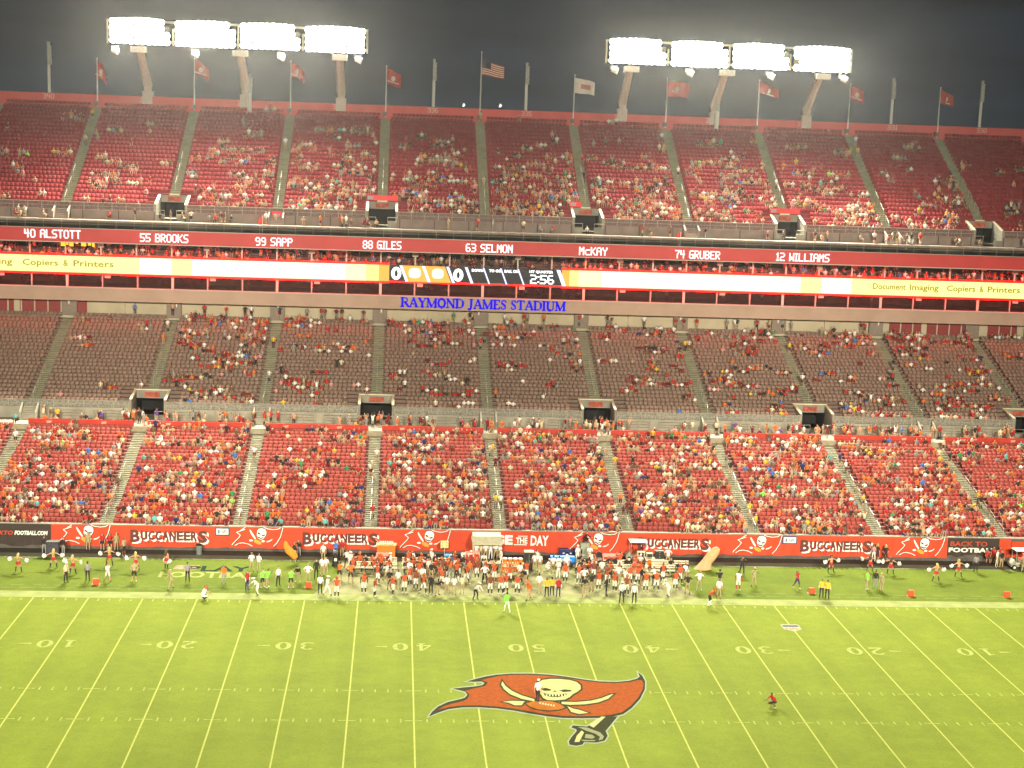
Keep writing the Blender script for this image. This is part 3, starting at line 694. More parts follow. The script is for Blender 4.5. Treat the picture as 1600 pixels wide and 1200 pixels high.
for t, u0, u1 in (('Document Imaging  Copiers & Printers', -108, 178), ('Document Imaging  Copiers & Printers', 1365, 1596)):
    xa, xb = V(u0, 430, YB)[0], V(u1, 430, YB)[0]
    n_ = len(t); k_ = 0
    for wd in t.split(' '):
        if wd:
            lo = any(c in 'gp' for c in wd); fit_text(wd, xa+(xb-xa)*k_/n_, xa+(xb-xa)*(k_+len(wd))/n_, YB-.04, Z0B+(.50 if lo else .72), (.98 if lo else .76), E_T, rb, 'led_lettering', bold=.02)
        k_ += len(wd)+1
# score panels (from the photograph: team scores, down, distance, clock)
led_par(632, 664, E_O, .03); led_par(668, 700, E_O, .03)
for u in (631, 666, 704, 733): led_par(u-2.2, u+2.2, E_P, .036, name='divider')
for u in (760, 787, 814): led_par(u-1.2, u+1.2, E_P, .036, name='divider')
def oval(u, rx, rz, m, d=.04, zc=None):
    x = V(u, 430, YB)[0]; zc = zc or (Z0B+Z1B)/2
    pts = [(x+rx*math.copysign(abs(math.cos(t))**.7, math.cos(t)), YB-d, zc+rz*math.copysign(abs(math.sin(t))**.7, math.sin(t))) for t in [2*math.pi*i/16 for i in range(16)]]
    MB().face(pts[::-1]).build('score_digit', m, rb)
def ringdigit(u):
    x = V(u, 430, YB)[0]; zc = (Z0B+Z1B)/2; m_ = MB(); I = arc(0,0,.20,.42,0,360,16); O = arc(0,0,.62,.80,0,360,16)
    for a in range(16): m_.face([(x+O[a][0],YB-.04,zc+O[a][1]),(x+I[a][0],YB-.04,zc+I[a][1]),(x+I[a+1][0],YB-.04,zc+I[a+1][1]),(x+O[a+1][0],YB-.04,zc+O[a+1][1])])
    m_.build('score_digit', E_SW, rb)
ringdigit(619); ringdigit(716)
oval(648, .75, .62, E_W, zc=(Z0B+Z1B)/2+.1); oval(684, .72, .62, E_W, zc=(Z0B+Z1B)/2+.1)
for t, u0, u1 in (('DOWN',737,755),('TO GO',764,783),('BALL ON',788,810)):
    fit_text(t, V(u0,430,YB)[0], V(u1,430,YB)[0], YB-.045, Z1B-.52, .36, E_SW, rb, 'score_heading', bold=.04)
fit_text('1ST QUARTER', V(827,430,YB)[0], V(864,430,YB)[0], YB-.045, Z1B-.52, .38, E_SW, rb, 'score_heading', bold=.04)
m_ = MB(); pix_text(m_, '2:56', V(829,430,YB)[0], YB-.035, Z0B+.18, 2.9, 1.12, fat=.22); m_.build('game_clock', E_SW, rb)
led_par(874, 880, E_P, .036, name='divider')

# upper deck front: walkway, wall, vomitories, rim
UW = mat('upper_wall', (.22,.165,.135), .9, .15, .8)
MB().box(XL, XR, YF+.31, 58.0, 28.7, 29.0).build('walkway_floor', mat('upper_floor', (.20,.15,.12), .9, .2), upper)
front_wall(upper, VOM_U, 58.0, 29.0, 30.1, 1.95, UW, None, mat('mesh_maroon', (.14,.085,.075), .6, .5, 6.0), .85)
for x in VOM_U: vomitory(upper, x, UPR, 4, 29.3, 1.9, 58.1)
SIGNR = mat('lit_red_sign', (.85, .03, .03), .5, 0, emit=.9)
for k, w0, w1 in ((-1, -1.9, 1.9), (1, -2.0, -.6), (3, -1.9, 1.9)):
    x = A0+PITCH*k; yb = UPR.y0+4*UPR.t; zb = UPR.z0+3*UPR.r
    o = empty('portal_banner', (x, yb-.1, zb+.50), label='bright red sign above the %s upper portal' % ('left centre' if k < 0 else 'centre right' if k == 1 else 'right'), cat='sign', group='bright red signs over the upper portals')
    MB().box(w0, w1, -.04, .04, 0, .62).build('sign_board', SIGNR, o); MB().box(w0+.1, w0+.75, -.055, -.042, .1, .5).build('sign_panel', mat('sign_panel_white', (.8, .6, .58), .5, 0, emit=.4), o)
x, z = V(432, 337, 57.8); o = empty('portal_banner', (x, 57.8, z-.45), label='small square red sign on the upper walkway rail', cat='sign'); MB().box(-.55, .55, -.04, .04, 0, 1.0).build('sign_board', SIGNR, o); MB().box(-.38, .38, -.055, -.042, .25, .7).build('sign_panel', mat('sign_panel_white', (.8, .6, .58), .5, 0, emit=.4), o)
for u, v, cm, lab in ((410, 343, FLAGH, 'red flag held up on the upper walkway left of the small sign'), (1063, 368, FLAGH, 'red flag held up on the upper walkway at centre right'), (1417, 372, WHITE, 'white and red flag held up on the upper walkway at right')):
    x, z = V(u, v, 56.6); o = empty('hand_flag', (x, 56.6, z-.9), label=lab, cat='flag', group='hand flags on the upper walkway')
    MB().tube([(0,0,-.6),(.05,0,1.35)], .03, 5).build('stick', WHITE, o); f = MB()
    for sd in (0, .012): f.face([(.05,sd,1.35),(.02,sd,.35),(-.42,.1+sd,.15),(-.55,.08+sd,.6),(-.30,.02+sd,1.1)] if u < 1400 else [(.05,sd,1.35),(.0,sd,.6),(.75,.1+sd,.1),(.95,.08+sd,.7)])
    f.build('cloth', cm, o)
x0, z0 = V(95, 381, 58.6); o = empty('lit_sign', (x0, 58.6, z0-.25), label='small glowing yellow lettering under the red fascia at far left', cat='sign')
for j, (px, w_, h_) in enumerate([(0,.55,.5),(.65,.25,.35),(1.0,.5,.5),(1.75,.3,.2),(2.4,.6,.45),(3.2,.4,.35),(3.7,.3,.5)]): MB().box(px, px+w_, -.03, 0, .5-h_, .5).build('glowing_letter', mat('glow_yellow', (1.0,.62,.03), .5, 0, emit=1.3), o)
for a in np.arange(-78, 90, 4.2):
    MB().box(a-.05, a+.05, 57.93, 57.99, 29.0, 30.1).build('wall_joint', mat('joint_dark', (.07,.05,.045), .9), upper)
pr = MB(); pr.tube([(XL,YF+.2,28.95),(XR,YF+.2,28.95)], .035, 5); pr.tube([(XL,YF+.2,28.5),(XR,YF+.2,28.5)], .025, 5)
for x in np.arange(XL, XR, 2.1): pr.tube([(x,YF+.2,28.0),(x,YF+.2,28.95)], .03, 4)
pr.build('guard_rail', STEEL, upper)
yr = UPR.y0+UPR.t*UPR.n; zr = UPR.z0+UPR.r*(UPR.n-1)
rim = empty('rim_wall', label='red rim wall along the very top of the upper deck', cat='wall')
MB().box(XL, XR, yr+.25, yr+.5, zr-.6, 44.12).build('rim_panel', RIMR, rim)
MB().box(XL, XR, yr+.2, yr+.55, 44.122, 44.2).build('rim_cap', mat('rim_cap', (.40,.07,.06), .7), rim)
for k, t in zip(range(-5, 6), range(340, 329, -1)):
    x = A0+PITCH*(k+.5)
    o = empty('section_sign', (x, yr+.22, 43.32), label='white section number %d on the red rim wall, %s from left' % (t, ORD[k+5]), cat='sign', group='section numbers along the rim wall')
    m_ = MB(); pix_text(m_, str(t), -.7, -.002, .12, 1.4, .62, fat=.1); m_.build('numerals', mat('number_pink', (.62,.36,.33), .7), o)
# support under everything: back wall so the stand is solid from behind
MB().box(XL, XR, yr+.52, yr+.9, 0, 43.9).build('back_wall', UW, upper)

# ------------------------------------------------------------------ floodlight banks, masts, flags
YBK, YPO = 72.5, 80.1
LENS = mat('lamp_lens', (1.0, .97, .80), .3, 0, emit=200)
LENS_DIM = mat('lamp_lens_dim', (.55, .52, .36), .3, 0, emit=.35)
HOUS = mat('lamp_housing', (.62, .60, .46), .5, .05)
FRM = mat('bank_frame', (.80, .76, .60), .6, .08)
def lamp_mesh(lens):
    m = MB(); n = 10
    ring = lambda y, r: [(r*math.cos(2*math.pi*j/n+.31), y, r*math.sin(2*math.pi*j/n+.31)) for j in range(n)]
    A, B, C_ = ring(-.02, .375), ring(.02, .385), ring(.40, .16)
    m.face(A, 1)
    for p, q in ((A, B), (B, C_)):
        for j in range(n): m.face([p[j], p[(j+1) % n], q[(j+1) % n], q[j]], 0)
    m.face(C_[::-1], 0)
    me = m.mesh('floodlight', [HOUS, lens]); me.transform(Matrix.Rotation(math.radians(14), 4, 'X')); return me
LMP, LMP0 = lamp_mesh(LENS), lamp_mesh(LENS_DIM)
for s, tag_ in ((-1, 'left'), (1, 'right')):
    xa, xb = (-48.4, -15.5) if s < 0 else (15.6, 48.2)
    lab = 'blazing floodlight bank on three leaning posts, %s of the two' % tag_
    bk = empty('floodlight_bank', label=lab, cat='floodlights', group='floodlight banks over the upper deck')
    wd = (xb-xa)/4
    fr = MB()
    for z in (50.9, 53.4): fr.box(xa-.1, xb+.1, YBK+.45, YBK+.7, z-.12, z+.12)
    for i in range(5):
        x = xa+i*wd; fr.box(x-.09, x+.09, YBK+.42, YBK+.72, 50.5, 53.5 if i in (0, 2, 4) else 52.6)
    fr.build('frame', FRM, bk)
    for i in range(4):
        for cx_ in range(10):
            for rz_ in range(4):
                x = xa+i*wd+.42+(cx_+.42)*(wd-.84)/9.8; z = 50.88+rz_*(.775+.06*math.sin(math.pi*(cx_+.5)/10))+R.uniform(-.03, .03)-.05*(i % 2)
                if i < 3 and cx_ == 9 and rz_ == 3: continue
                dim = (cx_ == 9 and rz_ >= 2 and i in (0, 2)) or (cx_ == 0 and rz_ == 1 and i == 3 and s > 0)
                link('floodlight', LMP0 if dim else LMP, bk, (x+R.uniform(-.03, .03), YBK+R.uniform(-.05, .05), z))
    for px in (19.0, 31.7, 44.5):
        x = s*px; p = MB()
        p.tube([(x,YPO,43.4),(x,YPO-.3,45.8),(x,YBK+1.2,50.2)], [.62,.60,.46], 8); p.box(x-.66, x+.66, YPO-.65, YPO+.65, 43.2, 44.9)
        p.build('post', POSTC, bk)
        MB().box(x-.95, x+.95, YBK-.15, YBK+1.2, 49.5, 50.22).build('post_head', mat('bracket_pale', (.92,.90,.80), .6), bk)
    for fx in (.03, .335, .665, .965):
        x = xa+(xb-xa)*fx
        MB().box(x-.42, x+.42, YBK-.1, YBK+.5, 49.72, 50.2).tube([(x-.3,YBK-.2,49.7),(x+.5,YBK-.35,49.45)], [.28,.42], 8).build('downlight', mat('bracket_pale', (.92,.90,.80), .6), bk)

WP = mat('pole_white', (.62, .60, .55), .45, .05)
FLR = mat('flag_red', (.34, .020, .013), .75, .1); FLW = mat('flag_white', (.62, .55, .50), .75, .1); FLN = mat('flag_navy', (.05, .04, .06), .8); FLT = mat('flag_stripe_white', (.60,.48,.40), .8)
def flag_mesh(w_, h, droop, wave, split=None, mats=(FLR,), emblem=True, seed=0):
    nx, ny = 10, (13 if split else 6); m = MB(); P = {}
    rr = random.Random(seed); ph = rr.uniform(0, 6)
    for i in range(nx+1):
        for j in range(ny+1):
            fx, fz = i/nx, j/ny
            P[i, j] = (fx*w_*(1-.18*droop), wave*math.sin(fx*7+ph+fz)*fx**.6, -fz*h*(1-.25*fx*droop)-droop*fx**1.4*h*.65+.08*math.sin(fx*5+ph))
    for i in range(nx):
        for j in range(ny):
            k = 0
            if split: k = 2 if (i < 4 and j < 7) else j % 2
            m.face([P[i, j], P[i, j+1], P[i+1, j+1], P[i+1, j]], k)
    b = len(m.v)                                    # the cloth's other side, a few millimetres away
    m.v += [(p[0], p[1]+.012, p[2]) for p in m.v]; m.f += [tuple(b+q for q in f[::-1]) for f in m.f]; m.m += m.m
    return m, P
FL = [(150,92,'tan'),(305,90,'r'),(457,96,'r'),(607,104,'r'),(755,82,'us'),(898,118,'w'),(1045,123,'r'),(1187,126,'r'),(1331,132,'r'),(1473,138,'r')]
fname = ['leftmost flag', 'second flag', 'third flag', 'fourth flag', 'tall middle flag', 'white flag', 'flag beside the white one', 'eighth flag', 'ninth flag', 'rightmost flag']
FSH = [(1.3,2.2,.95),(2.1,2.0,.9),(2.0,1.8,.9),(2.1,2.1,.6),(3.3,1.9,.5),(2.9,2.0,.5),(3.0,2.1,.25),(3.2,1.5,.95),(2.1,1.9,.45),(2.0,1.8,.7)]
for i, (u, v, kd) in enumerate(FL):
    x, ztop = V(u, v, yr+.1); xb_ = A0+PITCH*(i-4); x = xb_
    p = empty('flagpole', (x, yr+.05, 42.6), label='slim white flagpole carrying the %s' % ('stars and stripes' if kd == 'us' else 'white flag' if kd == 'w' else 'red ' + fname[i]), cat='flagpole', group='flagpoles along the rim')
    MB().tube([(0,0,0),(0,0,ztop-42.6)], [.10,.05], 8).build('pole', WP, p); MB().ball((0,0,ztop-42.55), .10, 8, 5).build('finial', WP, p)
    MB().box(-.45, .1, -.35, .15, .1, .7).build('pole_base', mat('dark_box', (.16,.13,.11), .8), p)
    w_, h, dr = FSH[i]
    f = empty('flag', (x+.08, yr+.05, ztop-.25 if kd != 'us' else ztop-1.1), label={'us': 'stars and stripes flag flying from the tall middle pole', 'w': 'white flag with red lettering, only white one on the rim'}.get(kd, 'red pirate flag, %s along the rim' % fname[i]), cat='flag', group='flags along the rim')
    if kd == 'us': m, P = flag_mesh(w_, h, dr, .22, True, seed=i); m.build('cloth', [mat('flag_us_red', (.33,.06,.035), .8), FLT, FLN], f)
    else: m, P = flag_mesh(w_, h, dr, .25, None, seed=i); m.build('cloth', FLW if kd == 'w' else FLR, f)
    if kd != 'us':
        e_ = MB(); em_ = [P[4, 2], P[6, 2], P[6, 4], P[5, 4], P[4, 4]]; c_ = P[5, 3]
        for sd in (-.03, .045):
            if kd == 'w':
                for a, b in ((2, 3), (3, 4)):
                    e_.face([tuple(Vector(P[q])+Vector((0, sd, 0))) for q in ((3,a),(3,b),(8,b),(8,a))][::1])
            else:
                o_ = Vector(c_)+Vector((-.1, sd*1.4, 0)); n = 8
                e_.face([tuple(o_+Vector((.30*math.cos(t), 0, .36*math.sin(t)))) for t in [2*math.pi*q/n for q in range(n)]])
                e_.face([tuple(o_+Vector(q)) for q in ((-.75,0,-.35),(.75,0,-.75),(.75,0,-.60),(-.75,0,-.2))])
        e_.build('emblem', mat('flag_emblem_red', (.40,.15,.12), .8) if kd == 'w' else mat('flag_emblem', (.50,.38,.32), .8), f)
for i, (u, v, low) in enumerate([(76,65,0),(390,115,1),(679,92,0),(824,98,0),(1122,145,1),(1397,122,0),(1536,126,0)]):
    y = yr+.7 if not low else yr-.4
    x, zt_ = V(u, v, y)
    b_ = 44.2 if not low else 42.0
    o = empty('speaker_mast', (x, y, b_), label='white mast with mesh column speaker, %s along the rim' % ['leftmost','second, before a floodlight post','third','fourth','fifth, beside a floodlight post','sixth','rightmost'][i], cat='mast', group='speaker masts along the rim')
    h = zt_-b_
    MB().tube([(0,0,0),(0,0,h*.55)], .20 if not low else .3, 8).build('mast_pole', WP, o)
    MB().box(-.17, .17, -.15, .15, h*.5, h).box(.17, .34, -.1, .1, h*.55, h*.93).build('speaker_column', mat('speaker_mesh', (.34,.34,.31), .7, .4, 8.0), o)
for u, v in ((722,164),(779,165)):
    x, z = V(u, v, yr+.8)
    o = empty('spotlight', (x, yr+.8, 44.1), label='small white spotlight on the rim %s the tall flagpole' % ('left of' if u < 750 else 'right of'), cat='spotlight', group='small spotlights on the rim')
    MB().tube([(0,0,0),(0,0,z-44.1)], .05, 6).build('bracket', BLACKP, o); MB().tube([(-.1,.2,z-44.0),(.15,-.2,z-44.1)], [.22,.28], 8).build('lamp_body', BLACKP, o)
    MB().disc((.17,-.24,z-44.1), .24, 10).build('lens', mat('spot_lens', (.75,.95,.9), .3, 0, emit=1.4), o)

# ------------------------------------------------------------------ vinyl banners on the field wall
YW = 15.40
def XU(u, v=845): return V(u, v, YW)[0]
def vinyl(u0, u1, m, label, bottom=.45, wav=.05, top=2.35, seed=0):
    x0, x1 = XU(u0), XU(u1); xc = (x0+x1)/2; o = empty('vinyl_banner', (xc, YW, 0), label=label, cat='banner', group='vinyl banners along the field wall')
    n = max(4, int((x1-x0)/.45)); rows = [top, top-.12, 1.5, .95, bottom]; mb = MB(); rr = random.Random(seed); ph = rr.uniform(0, 6)
    P = []
    for i in range(n+1):
        x = x0+(x1-x0)*i/n-xc
        P.append([(x, (.0, .0, .02, .035, .05)[j]*math.sin(i*1.9+ph+j*.6), z+((wav*math.sin(i*.9+ph)+wav*.6*math.sin(i*2.3+ph*2)) if j == 4 else 0)) for j, z in enumerate(rows)])
    for i in range(n):
        for j in range(4): mb.face([P[i][j], P[i][j+1], P[i+1][j+1], P[i+1][j]])
    mb.build('vinyl', m, o, smooth=True)
    hm_ = MB().box(x0-xc, x1-xc, -.02, .0, top+.002, top+.05); hm_.build('top_hem', m, o)
    return o, xc
def zz(y): return 2.36-(y-5)/166
def ribbon(mb, pts, wd, y):
    for a, b in zip(pts[:-1], pts[1:]):
        A, B = Vector(a), Vector(b); d = (B-A).normalized(); n_ = Vector((-d.y, d.x))*wd/2; A = A-d*wd*.2; B = B+d*wd*.2
        mb.face([(q.x, y, q.y) for q in (A-n_, B-n_, B+n_, A+n_)]); y -= .0012
SKW = mat('emblem_white', (.80,.78,.70), .6, .03); SKD = mat('emblem_dark', (.09,.02,.018), .7); SKB = mat('emblem_ball', (.75,.30,.04), .6, .1)
def pirate(o, xc, uc):
    X0 = XU(uc)-xc
    f = lambda L_: [(X0+(a-1120)/158, 1.42+(zz(b)-1.42)*1.06) for a, b in L_]
    LN = [[(1150,5),(1200,25),(1290,38),(1370,28),(1402,5)],[(1436,8),(1425,60),(1400,150),(1350,240),(1300,296)],[(872,8),(800,58),(868,42),(745,85),(800,130),(780,165),(690,260),(675,285)],[(720,290),(780,255),(840,248),(920,265),(980,296)]]
    m = MB()
    for l_ in LN: ribbon(m, [(a+.035, b-.035) for a, b in f(l_)], .09, -.062)
    for L_ in ([(1050,60),(1075,25),(1125,18),(1170,35),(1190,70),(1185,120),(1165,150),(1140,185),(1100,195),(1065,175),(1045,130)],): m.face([(a, -.070, b) for a, b in [( (p[0]-X0-(-.0))*1.10+X0, (p[1]-zz(105))*1.10+zz(105)) for p in f(L_)]])
    m.build('emblem_shadow', SKD, o)
    m = MB()
    for l_ in LN: ribbon(m, f(l_), .068, -.078)
    m.build('flag_outline', SKW, o)
    m = MB(); m.face([(a, -.088, b) for a, b in f([(1050,60),(1075,25),(1125,18),(1170,35),(1190,70),(1185,120),(1165,150),(1140,185),(1100,195),(1065,175),(1045,130)])]); m.build('skull', SKW, o)
    m = MB()
    for q in ([(1058,78),(1078,84),(1106,104),(1092,118),(1062,106)], [(1118,122),(1168,110),(1166,134),(1128,142)], [(1096,126),(1110,116),(1114,134)], [(1054,124),(1075,152),(1110,164),(1150,152),(1146,166),(1110,184),(1066,168)]): m.face([(a, -.094, b) for a, b in f(q)])
    m.build('skull_face', SKD, o)
    for q in ([(945,40),(960,60),(1000,120),(1035,180),(1020,192),(985,150),(950,90),(936,50)], [(1190,220),(1240,205),(1280,178),(1276,196),(1236,224),(1195,234)]):
        m = MB(); m.face([(a, -.086, b) for a, b in f(q)][::-1]); m.build('sword', SKW, o)
    m = MB()
    for cx2, cy2, rx, ry in ((960,208,30,16),(1142,218,26,16)): m.face([(a, -.084, b) for a, b in f([(cx2+rx*math.cos(t), cy2+ry*math.sin(t)) for t in [2*math.pi*q/10 for q in range(10)]])])
    m.build('hilt', SKW, o)
    ca, sa = math.cos(.42), math.sin(.42)
    m = MB(); m.face([(a, -.098, b) for a, b in f([(1060+64*math.cos(t)*ca-30*math.sin(t)*sa, 232+64*math.cos(t)*sa+30*math.sin(t)*ca) for t in [2*math.pi*q/14 for q in range(14)]])]); m.build('football', SKB, o)
def team_word(o, xc, u0, u1):
    x0, x1 = XU(u0)-xc, XU(u1)-xc; W = x1-x0
    for mm, dx, dz, y, nm in ((SKW, .17, -.15, -.060, 'letter_shadow'), (BRNL, 0, 0, -.085, 'letter')):
        xx = x0
        for c in 'BUCCANEERS':
            wd = W*(.135 if c in 'BS' else .0912)
            z0_, h = (.78, 1.22) if c in 'BS' else (1.0, .92)
            fit_text(c, xx+dx, xx+wd*.90+dx, y, z0_+dz, h, mm, o, nm, bold=.045, depth=.016); xx += wd
k_, xc_ = vinyl(-60, 80, VINK, 'black draped banner reading FOOTBALL.COM at the left end of wall', .30, .10, seed=1)
fit_text('FOOTBALL.COM', XU(23)-xc_, XU(75)-xc_, -.06, 1.32, .42, WHITE, k_, 'banner_lettering', bold=.05, shear=.2)
fit_text('BACKTO', XU(-22)-xc_, XU(21)-xc_, -.06, 1.32, .40, VINR, k_, 'banner_lettering', bold=.03, shear=.2)
sk = [(80,176,132),(358,452,402),(628,722,664),(872,968,936-8),(1140,1222,1183),(1392,1481,1438)]
nm = ['left end beside the black banner','left of the orange table','between bins and blue case','behind the grey podium','right of the curved cloth','right end beside the black banner']
for i, (a, b, c) in enumerate(sk):
    o, xc_ = vinyl(a, b, VINR, 'red banner with white skull and crossed swords, '+nm[i], .32, .04, seed=10+i); pirate(o, xc_, c+7)
wd_ = [(176,358,204,326),(452,628,473,592),(968,1140,997,1110),(1222,1392,1251,1364)]
nm = ['leftmost of four','second of four from left','third of four, behind the golf cart','rightmost of four']
for i, (a, b, c, d) in enumerate(wd_):
    o, xc_ = vinyl(a, b, VINR, 'red banner lettered BUCCANEERS in dark letters, '+nm[i], .32, .05, seed=20+i); team_word(o, xc_, c, d)
    if i in (0, 3):
        fr = MB(); n_ = 18
        for j in range(n_):
            x = XU(c+18)-xc_+j*(XU(d-14)-XU(c+18))/n_; fr.box(x, x+.05, -.055, -.045, .62, 1.0+.05*math.sin(j*2.1))
        fr.build('fringe', mat('vinyl_red_dark', (.24,.022,.015), .7), o)
o, xc_ = vinyl(722, 872, VINR, 'red banner reading SIEGE THE DAY behind the bench shelter', .32, .05, seed=31)
fit_text('SIEGE', XU(741)-xc_, XU(801)-xc_, -.07, 1.05, .98, SKW, o, 'banner_lettering', bold=.05)
fit_text('THE', XU(806)-xc_, XU(824)-xc_, -.07, 1.20, .60, SKW, o, 'banner_lettering', bold=.03)
fit_text('DAY', XU(829)-xc_, XU(857)-xc_, -.07, 1.0, 1.02, SKW, o, 'banner_lettering', bold=.03)
MB().box(XU(809)-xc_, XU(824)-xc_, -.08, -.065, 1.90, 1.97).build('banner_rule', SKW, o); MB().box(XU(803)-xc_, XU(823)-xc_, -.08, -.065, 1.04, 1.12).build('banner_rule', SKW, o)
o, xc_ = vinyl(1481, 1562, VINK, 'black banner reading BACK TO FOOTBALL at the right end of wall', .62, .14, seed=40)
fit_text('BACK TO', XU(1485)-xc_, XU(1543)-xc_, -.07, 1.58, .50, mat('vinyl_letter_red', (.42,.06,.03), .7), o, 'banner_lettering', bold=.03)
fit_text('FOOTBALL', XU(1483)-xc_, XU(1556)-xc_, -.07, .95, .48, WHITE, o, 'banner_lettering', bold=.04)
o, xc_ = vinyl(1562, 1580, VINR, 'narrow red banner folding round the corner of the wall', .5, .05, seed=41)
o, xc_ = vinyl(1581, 1760, VINR, 'plain red banner beyond the corner at the far right', .5, .05, top=2.1, seed=42)
for u0, u1, wh in ((336, 359, 'left BUCCANEERS banner'), (1222, 1245, 'rightmost BUCCANEERS banner')):
    x0, x1 = XU(u0), XU(u1); o = empty('wall_sign', ((x0+x1)/2, YW-.12, 0), label='small white league sign with navy border beside the '+wh, cat='sign', group='small league signs on the field wall')
    h = (x1-x0)/2
    MB().box(-h, h, 0, .04, 1.55, 2.36).build('board', mat('sign_navy', (.05,.07,.16), .6), o); MB().box(-h+.12, h-.12, -.01, -.002, 1.67, 2.24).build('face', WHITE, o)
    fit_text('NFL', -.05, h-.22, -.02, 1.78, .34, mat('sign_ink', (.10,.12,.18), .6), o, 'sign_lettering', bold=.02); MB().box(-h+.3, -h+.45, -.02, -.012, 1.76, 2.12).build('sign_mark', mat('sign_ink', (.10,.12,.18), .6), o)

# ------------------------------------------------------------------ people
SHIRTS = {'red': (.42,.028,.022), 'dark red': (.19,.016,.016), 'white': (.72,.70,.64), 'orange': (.62,.15,.025), 'grey': (.26,.25,.23), 'black': (.028,.025,.024), 'brown': (.15,.09,.055), 'navy': (.025,.03,.12), 'tan': (.40,.30,.18), 'yellow': (.66,.44,.04), 'blue': (.05,.17,.50), 'green': (.04,.25,.09), 'lime': (.25,.75,.08), 'teal': (.12,.42,.40), 'pink': (.60,.26,.24), 'cream': (.62,.56,.36), 'maroon': (.12,.012,.02), 'purple': (.14,.06,.30), 'khaki': (.36,.29,.15), 'peach': (.55,.30,.17), 'jersey': (.46,.085,.028), 'mud': (.20,.06,.03)}
SKINS = [(.47,.26,.155), (.40,.21,.12), (.52,.31,.20), (.17,.085,.05)]
HAIRS = [(.03,.02,.015), (.09,.05,.03), (.20,.12,.06), (.50,.36,.13), (.02,.018,.016)]
def cloth(nm): return mat('cloth_'+nm.replace(' ', '_'), SHIRTS[nm], .85, .14, 6.0)
SKINM = [mat('skin_%s' % t, c, .6, .05, 5.0) for t, c in zip(('warm', 'tanned', 'fair', 'deep'), SKINS)]
HAIRM = [mat('hair_%s' % t, c, .7, .15, 8.0) for t, c in zip(('dark', 'brown', 'chestnut', 'blond', 'black'), HAIRS)]
SHOEK, SHOEW = mat('shoe_black', (.02,.02,.02), .6), mat('shoe_white', (.6,.58,.5), .6)

def dv(p, s, side):
    p, s = math.radians(p), math.radians(s); return Vector((side*math.sin(s), -math.sin(p)*math.cos(s), -math.cos(p)*math.cos(s)))
POSES = {  # lean, legs [(thigh pitch, spread, shin pitch)] r, l ; arms [(upper pitch, spread, fore pitch, fore spread)] r, l
'stand': (2, [(2,4,-2),(-2,5,-4)], [(4,9,14,5),(-2,10,10,6)]),
'akimbo': (0, [(3,8,-2),(-2,9,-4)], [(-14,42,8,-38),(-14,42,8,-38)]),
'crossed': (0, [(2,6,0),(0,6,-2)], [(18,16,82,-58),(16,16,78,-58)]),
'walk': (6, [(24,3,10),(-16,3,-34)], [(-22,8,4,4),(26,8,50,2)]),
'bend': (46, [(22,10,-14),(10,10,-20)], [(30,12,42,4),(46,10,56,2)]),
'crouch': (34, [(96,18,-40),(78,14,-72)], [(48,14,80,-10),(40,14,76,-10)]),
'camera': (8, [(8,8,-4),(-6,9,-8)], [(56,22,150,-24),(56,22,150,-24)]),
'cheer': (-2, [(4,20,2),(-4,20,-4)], [(4,66,10,74),(6,62,16,70)]),
'wave': (0, [(3,7,-2),(-3,7,-4)], [(150,24,172,10),(4,10,12,5)]),
'throw': (-8, [(18,8,-4),(-18,10,-34)], [(-60,62,-120,20),(60,40,80,20)]),
'sit': (8, [(80,8,2),(84,9,-4)], [(24,10,62,-8),(20,10,58,-8)]),
'sitlean': (30, [(82,11,2),(80,12,-6)], [(42,8,70,-14),(40,8,66,-14)]),
'situp': (4, [(82,9,0),(80,9,-2)], [(150,20,165,6),(22,12,60,-8)]),
}
BODIES = {}
